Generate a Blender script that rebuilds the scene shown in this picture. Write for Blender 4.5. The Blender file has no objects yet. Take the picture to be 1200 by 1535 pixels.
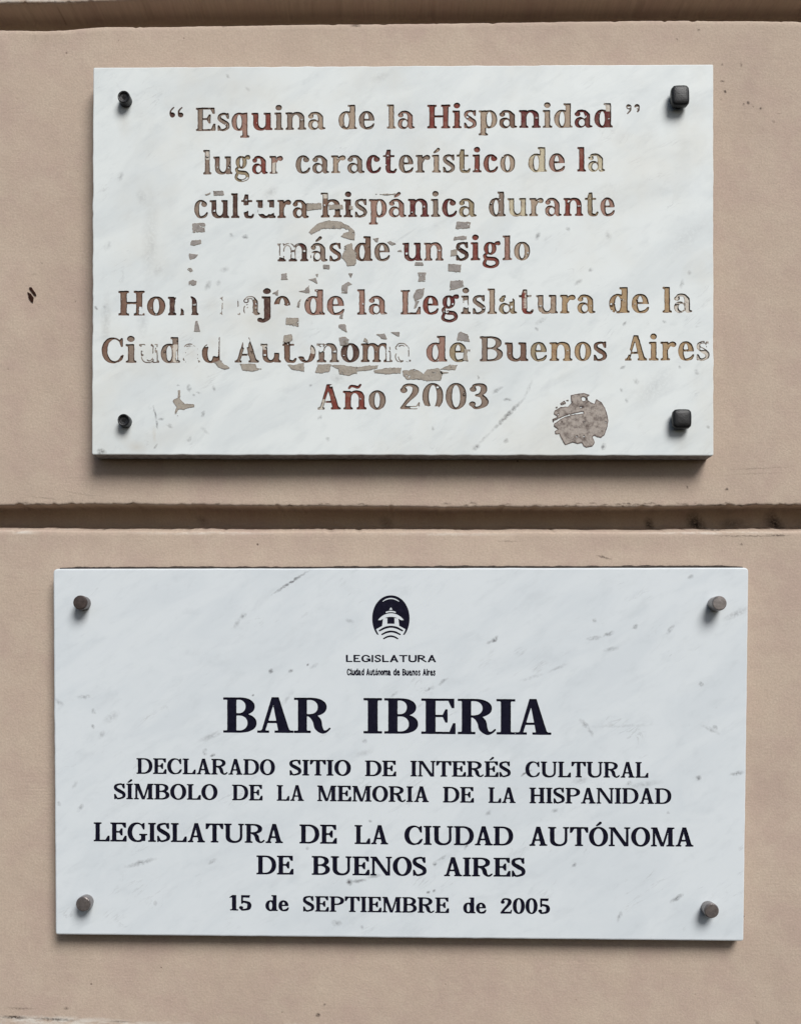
import bpy, math, random
import numpy as np
from mathutils import Vector
from mathutils.geometry import delaunay_2d_cdt

random.seed(4)
SC = bpy.context.scene
COL = SC.collection

# ---------------------------------------------------------------- camera, sky, sun, exposure
K = 0.00043            # metres per photo pixel on the front of the older plaque
FX, FY = 590.0, 1000.0  # photo pixel the camera looks at squarely
D = 0.75               # metres from the camera to the front of the older plaque
T_OLD, T_NEW = 0.0162, 0.0108   # slab thicknesses
CZ = 1.55              # camera height
CAM_Y = -(T_OLD + D)

cam_data = bpy.data.cameras.new("camera")
cam = bpy.data.objects.new("camera", cam_data)
COL.objects.link(cam)
cam.location = (0, CAM_Y, CZ)
cam.rotation_euler = (math.radians(90), 0, 0)
cam_data.sensor_width = 36.0
cam_data.lens = 36.0 * D / (1535 * K)
cam_data.shift_x = (600 - FX) / 1535
cam_data.shift_y = (FY - 767.5) / 1535
cam_data.clip_start = 0.05
cam_data.clip_end = 500
SC.camera = cam

SUN_EL, SUN_AZ = math.radians(43), math.radians(24)   # azimuth from the wall's normal towards the right
world = bpy.data.worlds.new("World")
SC.world = world
world.use_nodes = True
wn = world.node_tree
bg = wn.nodes["Background"]
sky = wn.nodes.new("ShaderNodeTexSky")
sky.sky_type = 'NISHITA'
sky.sun_disc = False
sky.sun_elevation = SUN_EL
sky.sun_rotation = math.pi - SUN_AZ
sky.air_density = 1.0
sky.dust_density = 2.0
sky.ozone_density = 0.6
wn.links.new(sky.outputs[0], bg.inputs[0])
bg.inputs[1].default_value = 0.038

sun_data = bpy.data.lights.new("sun", 'SUN')
sun = bpy.data.objects.new("sun", sun_data)
COL.objects.link(sun)
to_sun = Vector((math.sin(SUN_AZ) * math.cos(SUN_EL), -math.cos(SUN_AZ) * math.cos(SUN_EL), math.sin(SUN_EL)))
sun.rotation_euler = to_sun.to_track_quat('Z', 'Y').to_euler()
sun.location = (1, -2, 4)
sun_data.energy = 2.0
sun_data.angle = math.radians(28)
sun_data.color = (1.0, 0.992, 0.975)

SC.view_settings.view_transform = 'Standard'
SC.view_settings.look = 'None'
SC.view_settings.gamma = 1.0
SC.view_settings.exposure = 0.89
SC.view_settings.use_curve_mapping = False


def W(px, py, Y=0.0):
    """world point at depth Y that the photo shows at pixel (px, py)"""
    k = K * (Y - CAM_Y) / D
    return Vector(((px - FX) * k, Y, CZ + (FY - py) * k))


def srgb(r, g, b):
    f = lambda c: (c / 255 / 12.92) if c <= 10.3 else ((c / 255 + .055) / 1.055) ** 2.4
    return (f(r), f(g), f(b))


# ---------------------------------------------------------------- small helpers
def link(name, mesh, parent=None, mats=()):
    o = bpy.data.objects.new(name, mesh)
    COL.objects.link(o)
    for m in mats:
        mesh.materials.append(m)
    if parent is not None:
        o.parent = parent
    return o


def mesh_of(verts, faces, mat_idx=None, smooth=False):
    me = bpy.data.meshes.new("mesh")
    me.from_pydata([tuple(v) for v in verts], [], faces)
    if mat_idx is not None:
        me.polygons.foreach_set("material_index", mat_idx)
    if smooth:
        me.polygons.foreach_set("use_smooth", [True] * len(me.polygons))
    me.update()
    return me


def empty(name, loc, label, cat, group=None):
    o = bpy.data.objects.new(name, None)
    COL.objects.link(o)
    o.location = loc
    o.empty_display_size = 0.05
    o["label"] = label
    o["category"] = cat
    if group:
        o["group"] = group
    return o


# ---------------------------------------------------------------- letter shapes
# Every glyph is a scalar field (positive inside) over a grid in units of
# 1/100 cap height; contours of the field become the carved outlines.
class Style:
    def __init__(self, s, h, t, o, X, asc=102, desc=-30, br=7, sans=False, wide=1.0):
        self.s, self.h, self.t, self.o, self.X = s, h, t, o, X
        self.asc, self.desc, self.br, self.sans, self.wide = asc, desc, br, sans, wide


GSTEP = 1.25
GX0, GX1, GY0, GY1 = -20.0, 175.0, -45.0, 150.0
_gx = np.arange(GX0, GX1 + 1e-6, GSTEP)
_gy = np.arange(GY0, GY1 + 1e-6, GSTEP)
GXX, GYY = np.meshgrid(_gx, _gy)


def f_rect(x0, y0, x1, y1):
    return np.minimum(np.minimum(GXX - x0, x1 - GXX), np.minimum(GYY - y0, y1 - GYY))


def f_poly(pts):
    """convex polygon, any winding"""
    n = len(pts)
    area = sum(pts[i][0] * pts[(i + 1) % n][1] - pts[(i + 1) % n][0] * pts[i][1] for i in range(n))
    sg = 1.0 if area > 0 else -1.0
    out = None
    for i in range(n):
        (xa, ya), (xb, yb) = pts[i], pts[(i + 1) % n]
        dx, dy = xb - xa, yb - ya
        L = math.hypot(dx, dy) or 1e-6
        d = sg * (dx * (GYY - ya) - dy * (GXX - xa)) / L
        out = d if out is None else np.minimum(out, d)
    return out


def f_ell(cx, cy, rx, ry, n=2.0):
    q = (np.abs((GXX - cx) / rx) ** n + np.abs((GYY - cy) / ry) ** n) ** (1.0 / n)
    gx = np.abs((GXX - cx) / rx) ** (n - 1) / rx
    gy = np.abs((GYY - cy) / ry) ** (n - 1) / ry
    g = np.sqrt(gx * gx + gy * gy) / np.maximum(q, 1e-6) ** (n - 1)
    return (1.0 - q) / np.maximum(g, 1.0 / max(rx, ry))


def f_ring(cx, cy, rx, ry, wx, wy, n=2.0, ni=2.0):
    return np.minimum(f_ell(cx, cy, rx, ry, n), -f_ell(cx, cy, rx - wx, ry - wy, ni))


def f_seg(x0, y0, w0, x1, y1, w1):
    dx, dy = x1 - x0, y1 - y0
    L2 = dx * dx + dy * dy or 1e-9
    t = np.clip(((GXX - x0) * dx + (GYY - y0) * dy) / L2, 0, 1)
    d = np.hypot(GXX - (x0 + t * dx), GYY - (y0 + t * dy))
    return (w0 + t * (w1 - w0)) * 0.5 - d


def f_curve(pts, k=7):
    P = [pts[0]] + list(pts) + [pts[-1]]
    sam = []
    for i in range(1, len(P) - 2):
        p0, p1, p2, p3 = (np.array(P[j], float) for j in (i - 1, i, i + 1, i + 2))
        for q in range(k):
            t = q / k
            sam.append(0.5 * (2 * p1 + (p2 - p0) * t + (2 * p0 - 5 * p1 + 4 * p2 - p3) * t * t + (3 * p1 - p0 - 3 * p2 + p3) * t ** 3))
    sam.append(np.array(P[-1], float))
    out = None
    for a, b in zip(sam, sam[1:]):
        d = f_seg(a[0], a[1], max(a[2], .5), b[0], b[1], max(b[2], .5))
        out = d if out is None else np.maximum(out, d)
    return out


def U(*fs):
    out = fs[0]
    for f in fs[1:]:
        out = np.maximum(out, f)
    return out


def N_(*fs):
    out = fs[0]
    for f in fs[1:]:
        out = np.minimum(out, f)
    return out


def serif(S, x0, x1, y, top=False, left=True, right=True, o=None, t=None):
    """foot (or head) serif of a stem between x0 and x1, standing on y"""
    if S.sans:
        return f_rect(x0, min(y, y + 1), x1, y + 1)
    o = S.o if o is None else o
    t = S.t if t is None else t
    a = x0 - (o if left else 0)
    b = x1 + (o if right else 0)
    d = -1 if top else 1
    fs = [f_rect(a, min(y, y + d * t), b, max(y, y + d * t))]
    if left:
        fs.append(f_poly([(x0 - S.br * .8, y + d * t * .8), (x0 + 1, y + d * t * .8), (x0 + 1, y + d * (t + S.br))]))
    if right:
        fs.append(f_poly([(x1 + S.br * .8, y + d * t * .8), (x1 - 1, y + d * t * .8), (x1 - 1, y + d * (t + S.br))]))
    return U(*fs)


def flag(S, x0, x1, y):
    """top left flag serif of a lowercase stem"""
    if S.sans:
        return f_rect(x0, y - 2, x1, y)
    o = S.o
    return U(f_rect(x0 - o, y - S.t, x1 - 1, y), f_poly([(x0 - S.br * .8, y - S.t * .8), (x0 + 1, y - S.t * .8), (x0 + 1, y - S.t - S.br)]))


def bowl_right(S, x0, W, y0, y1, n=2.25):
    """D-like bowl starting on a stem whose middle is x0"""
    cy, ry = (y0 + y1) / 2, (y1 - y0) / 2
    cx = x0 + (W - x0) * .30
    rx = W - cx
    o = U(f_ell(cx, cy, rx, ry, n), f_rect(x0, y0, cx, y1))
    i = U(f_ell(cx, cy, rx - S.s, ry - S.h, 2.1), f_rect(x0 - 50, y0 + S.h, cx, y1 - S.h))
    return N_(o, -i, GXX - x0)


def arm(S, x0, x1, y, top, dz, w=None):
    """horizontal arm of E L T with a hanging / rising end serif"""
    h = S.h
    d = -1 if top else 1
    f = f_rect(x0, min(y, y + d * h), x1, max(y, y + d * h))
    if S.sans:
        return f
    w = h * 1.25 if w is None else w
    return U(f, f_poly([(x1 - w * 2.1, y), (x1, y), (x1, y + d * dz), (x1 - w * .75, y + d * dz)]))


def g_acute(S, cx, y):
    w = S.s * .62
    return f_curve([(cx - 6, y, S.h * .8), (cx + 3, y + 7, w * .9), (cx + 10, y + 14, w * 1.05)])


def glyph(S, c):
    """(field, width)"""
    s, h, t, o, X = S.s, S.h, S.t, S.o, S.X
    A = S.asc
    if c in 'ÍÉÓ':
        f, W = glyph(S, {'Í': 'I', 'É': 'E', 'Ó': 'O'}[c])
        return U(f, g_acute(S, W * .5 - 2, 108)), W
    if c in 'áíó':
        f, W = glyph(S, {'á': 'a', 'í': 'ı', 'ó': 'o'}[c])
        return U(f, g_acute(S, W * .5 - 3, X + 9)), W
    if c == 'ñ':
        f, W = glyph(S, 'n')
        m = W * .5
        return U(f, f_curve([(m - 19, X + 10, h), (m - 12, X + 19, s * .5), (m, X + 17, s * .55), (m + 11, X + 14, s * .5), (m + 19, X + 24, h)])), W
    # ---- capitals
    if c == 'I':
        return U(f_rect(o, 0, o + s, 100), serif(S, o, o + s, 0), serif(S, o, o + s, 100, True)), s + 2 * o
    if c == 'H':
        W = 66 + 2 * s - 12 + 2 * o - 24
        W = max(W, 2 * s + 4 * o + 12)
        b = W - o - s
        return U(f_rect(o, 0, o + s, 100), f_rect(b, 0, b + s, 100), f_rect(o, 50 - h / 2, b + s, 50 + h / 2 + 1),
                 serif(S, o, o + s, 0), serif(S, o, o + s, 100, True), serif(S, b, b + s, 0), serif(S, b, b + s, 100, True)), W
    if c in 'EL':
        W = o + s + (48 if c == 'E' else 46)
        f = [f_rect(o, 0, o + s, 100), serif(S, o, o + s, 0, right=False), arm(S, o, W, 0, False, 31)]
        if c == 'E':
            W2 = W - 3
            m = W - 19
            f += [serif(S, o, o + s, 100, True, right=False), arm(S, o, W2, 100, True, 27),
                  f_rect(o, 51 - h / 2, m, 51 + h / 2)]
            if not S.sans:
                f += [f_poly([(m - h * 2, 51), (m, 51), (m, 70), (m - h * .85, 70)]), f_poly([(m - h * 2, 51), (m, 51), (m, 32), (m - h * .85, 32)])]
        else:
            f += [serif(S, o, o + s, 100, True)]
        return U(*f), W
    if c == 'T':
        W = s + 62
        m = (W - s) / 2
        f = [f_rect(m, 0, m + s, 100), serif(S, m, m + s, 0), arm(S, m, W, 100, True, 30)]
        if S.sans:
            f.append(f_rect(0, 100 - h, W, 100))
        else:
            w = h * 1.25
            f += [f_rect(0, 100 - h, m + s, 100), f_poly([(w * 2.1, 100), (0, 100), (0, 70), (w * .75, 70)])]
        return U(*f), W
    if c == 'D':
        W = o + s + 62
        return U(f_rect(o, 0, o + s, 100), bowl_right(S, o + s * .5, W, 0, 100), serif(S, o, o + s, 0, right=False), serif(S, o, o + s, 100, True, right=False)), W
    if c == 'B':
        W = o + s + 53
        return U(f_rect(o, 0, o + s, 100), bowl_right(S, o + s * .5, W - 5, 52 - h / 2, 100), bowl_right(S, o + s * .5, W, 0, 52 + h / 2),
                 serif(S, o, o + s, 0, right=False), serif(S, o, o + s, 100, True, right=False)), W
    if c == 'P':
        W = o + s + 52
        return U(f_rect(o, 0, o + s, 100), bowl_right(S, o + s * .5, W, 44, 100), serif(S, o, o + s, 0), serif(S, o, o + s, 100, True, right=False)), W
    if c == 'R':
        W = o + s + 63
        x = o + s
        f = [f_rect(o, 0, o + s, 100), bowl_right(S, o + s * .5, W - 10, 47, 100), serif(S, o, o + s, 0), serif(S, o, o + s, 100, True, right=False)]
        if S.sans:
            f.append(f_seg(x + 14, 50, s, W - 2, s * .4, s))
        else:
            f.append(f_curve([(x + 6, 49, h), (x + 17, 46, s * .7), (x + 27, 34, s * .95), (x + 31, 17, s * .9), (x + 41, 4.5, s * .5), (x + 52, 5, h), (x + 61, 13, h * .8)]))
        return U(*f), W
    if c in 'CG':
        W = 82 if c == 'C' else 90
        cx = 42
        r = f_ring(cx, 50, 42, 51.5, s * 1.08, h, 2.1, 2.0)
        if not S.sans:
            r = N_(f_ell(cx, 50, 42, 51.5, 2.1), -f_ell((84 - h + s * 1.08) / 2, 50, (84 - h - s * 1.08) / 2, 51.5 - h, 2.0))
        cut = f_rect(cx + 12, 34, 140, 66) if S.sans else f_rect(cx + 10, 29, 140, 64)
        r = N_(r, -cut)
        if S.sans:
            if c == 'G':
                r = U(r, f_rect(W - s - 4, 8, W - 4, 50), f_rect(cx + 6, 50 - h, W - 4, 50))
            return r, W
        b0 = 80
        r = N_(r, b0 - GXX)
        f = [r, f_poly([(b0, 99), (b0 - h * .7, 99), (b0 - h * 1.9, 88), (b0 - h * .75, 64), (b0, 64)])]
        if c == 'C':
            f.append(f_curve([(cx + 20, 5.5, h * .9), (cx + 31, 14, h * 1.0), (W - 2, 29, h * .8)]))
        else:
            b = W - s - 6
            f += [f_rect(b, 4, b + s, 42), serif(S, b, b + s, 42, True, o=o * 1.1), f_curve([(cx + 6, h * .3, h * 1.1), (b - 2, 5, h * 1.1), (b + 6, 12, h)])]
        return U(*f), W
    if c == 'O':
        return f_ring(43, 50, 43, 51.5, s * 1.06, h, 2.1, 2.0), 86
    if c == 'S':
        W = 62
        f = [f_curve([(W - 7, 78, h * .9), (W * .70, 94.5, h * 1.1), (W * .42, 99 - h / 2, h * 1.2), (W * .17, 86, s * .72), (W * .18, 67, s * .92), (W * .5, 52, s * 1.05),
                      (W * .83, 37, s * .95), (W * .85, 17, s * .75), (W * .58, 2 + h / 2, h * 1.2), (W * .30, 5.5, h * 1.1), (6, 24, h * .9)])]
        if not S.sans:
            f += [f_poly([(W - 4, 100), (W - 4 - h * .8, 100), (W - 4 - h * 1.6, 84), (W - 4 - h * .8, 68), (W - 4, 68)]),
                  f_poly([(2, 0), (2 + h * .8, 0), (2 + h * 1.6, 16), (2 + h * .8, 33), (2, 33)])]
        return U(*f), W
    if c == 'A':
        W = 84 if not S.sans else 80
        o2 = 0 if S.sans else 1
        hl = h * 1.15 if not S.sans else s
        m = W * .49
        ax = s * (.42 if S.s < 22 else .34)
        f = [f_poly([(m - ax, 101), (m + ax, 101), (W - 8 * o2, 0), (W - 8 * o2 - s * 1.12, 0)]),
             f_poly([(m - ax, 101), (m - ax + hl * 1.25, 101), (8 * o2 + hl * 1.15, 0), (8 * o2, 0)]),
             f_rect(W * .24, 31 - h / 2, W * .72, 31 + h / 2)]
        if not S.sans:
            f += [serif(S, 9, 9 + hl, 0, o=o * 1.0), serif(S, W - 9 - s * 1.1, W - 9, 0, o=o * .85)]
        f = U(*f)
        if not S.sans:
            f = N_(f, GXX + .5, W + .5 - GXX)
        return f, W
    if c == 'M':
        W = 2 * o + s + h * 1.2 + 58
        hs = h * 1.2
        b = W - o - s
        m = W * .47
        return U(f_rect(o, 0, o + hs, 100), f_rect(b, 0, b + s, 100), serif(S, o, o + hs, 0), serif(S, b, b + s, 0),
                 serif(S, o, o + hs, 100, True, right=False), serif(S, b, b + s, 100, True, left=False),
                 f_poly([(o - 1, 100), (o + s * 1.0, 100), (m + s * .45, 0), (m - s * .3, 0)]),
                 f_poly([(b + s * .4, 100), (b - h * .3, 100), (m - h * .1, 0), (m + s * .4, 0)])), W
    if c == 'N':
        hs = h * 1.2
        W = 2 * o + 2 * hs + 58
        b = W - o - hs
        return U(f_rect(o, 0, o + hs, 100), f_rect(b, 0, b + hs, 100), serif(S, o, o + hs, 0), serif(S, b, b + hs, 100, True),
                 serif(S, o, o + hs, 100, True, right=False),
                 f_poly([(o - 1, 100), (o + s * .95, 100), (b + hs, 0), (b + hs - s * .95, 0)])), W
    if c == 'U':
        hs = h * 1.25 if not S.sans else s
        W = 2 * o + s + hs + 46
        b = W - o - hs
        cx = (o + b + hs) / 2
        rx = cx - o
        ring = f_ell(cx, 34, rx, 35.5, 2.3)
        inn = f_ell(cx + (s - hs) / 2, 34, rx - (s + hs) / 2, 35.5 - h * 1.2, 2.1)
        f = [f_rect(o, 34, o + s, 100), f_rect(b, 34, b + hs, 100), N_(ring, -inn, 36 - GYY)]
        if not S.sans:
            f += [serif(S, o, o + s, 100, True), serif(S, b, b + hs, 100, True)]
        return U(*f), W
    # ---- figures
    if c == '1':
        W = 46
        x = 23 - s / 2
        return U(f_rect(x, 0, x + s, 100), serif(S, x, x + s, 0, o=o * 1.2), f_poly([(x + 2, 100), (x + 2, 84), (x - 12, 82), (x - 12, 87)])), W
    if c == '0':
        return f_ring(31, 50, 31, 51.5, s * .95, h, 2.15, 2.0), 62
    if c == '2':
        W = 60
        return U(f_curve([(10, 74, s * .8), (9, 78, s * .5), (15, 91, h * 1.3), (29, 99 - h / 2, h * 1.3), (44, 88, s * .8), (47, 72, s * .98), (38, 52, s * .8), (24, 34, h * 1.5), (10, 13, h * 1.3), (5, 5, h * 1.2)]),
                 f_ell(11.5, 74, s * .52, s * .55), f_rect(3, 0, W - 4, s * .62), f_poly([(W - 18, 0), (W - 4, 0), (W - .5, 27), (W - 4, 27)])), W
    if c == '3':
        W = 60
        return U(f_curve([(12, 76, s * .5), (16, 91, h * 1.3), (29, 99 - h / 2, h * 1.3), (43, 88, s * .85), (44, 72, s * .95), (34, 57, h * 1.6), (22, 53, h * 1.1)]),
                 f_curve([(22, 53, h * 1.1), (37, 50, h * 1.7), (47, 34, s * 1.0), (46, 18, s * .95), (33, 3 + h / 2, h * 1.4), (18, 5, h * 1.3), (9, 18, s * .5)]),
                 f_ell(12, 77, s * .5, s * .5), f_ell(10.5, 20, s * .5, s * .5)), W
    if c == '5':
        W = 58
        return U(f_poly([(10, 100), (W - 5, 100), (W - 9, 100 - s * .85), (10, 100 - s * .75)]), f_rect(9, 46, 9 + h, 100),
                 f_curve([(9 + h / 2, 48, h), (18, 57, h * 1.3), (31, 60 - h / 2, h * 1.6), (46, 48, s * .85), (49, 30, s), (44, 13, s * .8), (28, 2 + h / 2, h * 1.3), (14, 6, h * 1.3), (7, 17, s * .5)]),
                 f_ell(9, 19, s * .5, s * .5)), W
    # ---- lower case
    ov = 1.5
    if c in 'nmhr':
        x = o if not S.sans else 0
        top = A if c == 'h' else X
        f = [f_rect(x, 0, x + s, top), flag(S, x, x + s, top), serif(S, x, x + s, 0, o=o * (.9 if c != 'r' else 1))]
        if c == 'r':
            W = x + s + 28
            f += [f_curve([(x + s - 2, X * .62, h * 1.2), (x + s + 6, X * .84, h * 1.6), (x + s + 16, X - h * .6, s * .55), (x + s + 20, X - s * .45, s * .8)]), f_ell(x + s + 18, X - s * .52, s * .56, s * .54)] if not S.sans else [f_curve([(x + s - 3, X * .55, s * .9), (x + s + 6, X * .82, s * .9), (x + s + 18, X - s * .5, s)])]
            return U(*f), W
        gap = 26 if c != 'm' else 24
        n = 2 if c == 'm' else 1
        xl = x + s
        for i in range(n):
            xr = xl + gap
            cy = X * .58
            rx = (gap + s * 1.5) / 2
            cx = xr + s - rx
            ou = f_ell(cx, cy, rx, X - cy + ov, 2.3)
            ri = gap / 2
            inn = f_ell(xl + ri, cy - 1, ri, X - cy + ov - h * 1.3, 2.0)
            f.append(N_(ou, -inn, -f_rect(xl, -60, xr, cy - .5), GYY - cy + 1))
            f.append(f_rect(xr, 0, xr + s, cy))
            f.append(serif(S, xr, xr + s, 0, o=o * .9))
            xl = xr + s
        return U(*f), xl + o * .9
    if c in 'iılj':
        x = o
        if c == 'j':
            x = o + 10
            f = [f_rect(x, -8, x + s, X), flag(S, x, x + s, X), f_ell(x + s * .45, X + 21, s * .6, s * .6),
                 f_curve([(x + s / 2, 0, s), (x + s / 2 - 1, -14, s * .9), (x - 4, -26, h * 1.5), (x - 14, -23, s * .6)]), f_ell(x - 12, -20, s * .42, s * .42)]
            return U(*f), x + s
        top = A if c == 'l' else X
        f = [f_rect(x, 0, x + s, top), flag(S, x, x + s, top), serif(S, x, x + s, 0)]
        if c == 'i':
            f.append(f_ell(x + s * .48, X + 21, s * .6, s * .6) if not S.sans else f_rect(x, A - s, x + s, A))
        return U(*f), s + 2 * o
    if c == 'u':
        x = o
        gap = 27
        xl, xr = x + s, x + s + gap
        cy = X * .40
        rx = (gap + s * 1.5) / 2
        cx = x + rx
        ou = f_ell(cx, cy, rx, cy + ov, 2.3)
        inn = f_ell(xl + gap / 2, cy + 1, gap / 2, cy + ov - h * 1.3, 2.0)
        f = [f_rect(x, cy, x + s, X), f_rect(xr, 0, xr + s, X), flag(S, x, x + s, X), flag(S, xr, xr + s, X), N_(ou, -inn, -f_rect(xl, cy + .5, xr, 150), cy + 1 - GYY),
             serif(S, xr, xr + s, 0, left=False, o=o * .9)]
        return U(*f), xr + s + (0 if S.sans else o * .9)
    if c == 'o':
        W = 58
        return f_ring(29, X / 2, 29, X / 2 + ov, s * .98, h * 1.1, 2.1, 2.0), W
    if c in 'dqp':
        bw = 30
        if c in 'dq':
            xs = 48 - s * .35
            f = [f_ring(bw - 1, X / 2, bw - 1, X / 2 + ov, s * .98, h * 1.1, 2.1, 2.0)]
            f = [N_(f[0], xs + s * .6 - GXX)]
            if c == 'd':
                f += [f_rect(xs, 0, xs + s, A), flag(S, xs, xs + s, A), serif(S, xs, xs + s, 0, left=False, o=o * .9)]
            else:
                f += [f_rect(xs, S.desc, xs + s, X), serif(S, xs, xs + s, S.desc), f_poly([(xs + 2, X), (xs + s, X), (xs + s, X + 3)])]
            return U(*f), xs + s + (o * .9 if not S.sans else 0)
        x = o
        W = x + s * .65 + 48
        f = [N_(f_ring(W - bw + 1, X / 2, bw - 1, X / 2 + ov, s * .98, h * 1.1, 2.1, 2.0), GXX - x - s * .4), f_rect(x, S.desc, x + s, X), flag(S, x, x + s, X), serif(S, x, x + s, S.desc)]
        return U(*f), W
    if c == 'e':
        W = 56
        r = f_ring(28, X / 2, 28, X / 2 + ov, s * .98, h * 1.15, 2.1, 2.0)
        yb = X * .47
        r = N_(r, -f_rect(29, -50, 140, yb))
        f = [r, f_rect(s * .6, yb, W - s * .4, yb + h), f_curve([(26, h * .55 - ov, h * 1.15), (34, h * .65 - ov, h * 1.35), (44, 7, h * 1.5), (50, 13, h * 1.25), (54, 21, h * .9)])]
        return U(*f), W
    if c == 'c':
        W = 54
        r = f_ring(28, X / 2, 28, X / 2 + ov, s * 1.0, h * 1.15, 2.1, 2.0)
        r = N_(r, -f_rect(31, -50, 140, X * .66), 46 - GXX)
        f = [r, f_curve([(27, h * .55 - ov, h * 1.15), (35, h * .7 - ov, h * 1.35), (44, 8, h * 1.4), (49, 14, h * 1.2), (53, 22, h * .9)])]
        f.append(f_ell(W - s * .62 - 1, X - s * .85, s * .6, s * .58) if not S.sans else f_ell(44, X * .76, s * .5, s * .5))
        return U(*f), W
    if c == 'a':
        W = 62
        xs = 38 - (s - 19) * .5
        ou = f_ell(21, X * .285, 21, X * .285 + ov, 2.1)
        inn = f_ell((s * .8 + xs) / 2, X * .28, (xs - s * .8) / 2, X * .285 + ov - h * 1.05, 2.0)
        f = [f_curve([(10, X * .76, s * .55), (14, X * .9, h * 1.4), (26, X - h * .55, h * 1.45), (38, X * .9, s * .62), (xs + s / 2, X * .70, s)]),
             f_rect(xs, 8, xs + s, X * .72), f_ell(11, X * .76, s * .52, s * .48),
             f_curve([(xs + s / 2, 16, s), (xs + s * .62, 7, s * .8), (xs + s * .95, 3 + h * .3, h * 1.3), (W, 5, h)]),
             N_(ou, -inn, xs + 4 - GXX)]
        return U(*f), W
    if c == 's':
        W = 47
        q = X / 100.0
        f = [f_curve([(W - 6, X * .80, h * .9), (W * .68, X * .945, h * 1.1), (W * .42, X - h * .45, h * 1.25), (W * .19, X * .86, s * .62), (W * .20, X * .68, s * .78), (W * .5, X * .52, s * .92),
                      (W * .80, X * .37, s * .8), (W * .82, X * .17, s * .65), (W * .55, h * .5, h * 1.25), (W * .28, X * .055, h * 1.1), (5, X * .22, h * .9)])]
        if not S.sans:
            f += [f_poly([(W - 3, X + 1), (W - 3 - h * .9, X + 1), (W - 3 - h * 1.5, X * .84), (W - 3 - h * .8, X * .68), (W - 3, X * .68)]),
                  f_poly([(1, 0), (1 + h * .9, 0), (1 + h * 1.5, X * .16), (1 + h * .8, X * .32), (1, X * .32)])]
        return U(*f), W
    if c == 'g':
        W = 60
        f = [f_ring(25, X * .66, 23, X * .34 + ov, s * .85, h * 1.05, 2.1, 2.0),
             f_curve([(42, X * .86, h * 1.3), (48, X * .98, h * 1.3), (56, X * .99, s * .6)]), f_ell(55, X * .93, s * .42, s * .42),
             f_curve([(12, X * .38, h * 1.2), (6, X * .26, h * 1.6), (11, X * .13, s * .8), (26, X * .085, s * .85), (42, X * .06, s * .85), (51, -6, s * .75), (48, -20, h * 1.6), (28, -28, h * 1.4),
                      (9, -22, s * .65), (4, -11, h * 1.6), (11, X * .08, h * 1.3)])]
        return U(*f), W
    if c == 't':
        x = 10
        W = x + s + 22
        f = [f_rect(x, 16, x + s, X), f_poly([(x + s * .25, X + 23), (x + s, X + 23), (x + s, X - 2), (x - 2, X - 2)]) if not S.sans else f_rect(x, X - 2, x + s, X + 18),
             f_rect(0, X - max(h * 1.05, t), x + s + 15, X),
             f_curve([(x + s / 2, 20, s), (x + s * .62, 8, s * .8), (x + s + 2, 2 + h * .3, h * 1.5), (x + s + 13, 4, h * 1.3), (W - 2, 14, h)])]
        return U(*f), W
    if c == '“':
        f = []
        for x in (0, 34):
            f += [f_ell(x + 12, 70, 11, 11), f_curve([(x + 3, 72, 6), (x + 5, 88, 7), (x + 17, 102, 5)])]
        return U(*f), 58
    if c == '”':
        f = []
        for x in (0, 34):
            f += [f_ell(x + 12, 88, 11, 11), f_curve([(x + 20, 84, 6), (x + 18, 72, 7), (x + 7, 58, 5)])]
        return U(*f), 58
    raise KeyError(c)


_gcache = {}


def glyph_cached(S, c):
    k = (id(S), c)
    if k not in _gcache:
        f, W = glyph(S, c)
        ink = f > 0
        xs = np.nonzero(ink.any(axis=0))[0]
        x0 = GX0 + xs[0] * GSTEP - GSTEP * .5
        x1 = GX0 + xs[-1] * GSTEP + GSTEP * .5
        _gcache[k] = (f, x0, x1)
    return _gcache[k]


def bilin(f, u, v):
    """sample field f at fractional column u, row v"""
    u = np.clip(u, 0, f.shape[1] - 1.001)
    v = np.clip(v, 0, f.shape[0] - 1.001)
    i = u.astype(int)
    j = v.astype(int)
    a = u - i
    b = v - j
    return (f[j, i] * (1 - a) + f[j, i + 1] * a) * (1 - b) + (f[j + 1, i] * (1 - a) + f[j + 1, i + 1] * a) * b


def vnoise(x, y, seed, octaves=3):
    """smooth value noise in about -1..1"""
    out = 0.0
    amp, tot = 1.0, 0.0
    for o_ in range(octaves):
        rs = np.random.RandomState(seed + 17 * o_)
        T = rs.rand(64, 64) * 2 - 1
        xi = np.floor(x).astype(int)
        yi = np.floor(y).astype(int)
        a = x - xi
        b = y - yi
        a = a * a * (3 - 2 * a)
        b = b * b * (3 - 2 * b)
        g = lambda p, q: T[q % 64, p % 64]
        out = out + amp * ((g(xi, yi) * (1 - a) + g(xi + 1, yi) * a) * (1 - b) + (g(xi, yi + 1) * (1 - a) + g(xi + 1, yi + 1) * a) * b)
        tot += amp
        amp *= .5
        x = x * 2.03 + 5.1
        y = y * 2.03 + 3.7
    return out / tot


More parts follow.
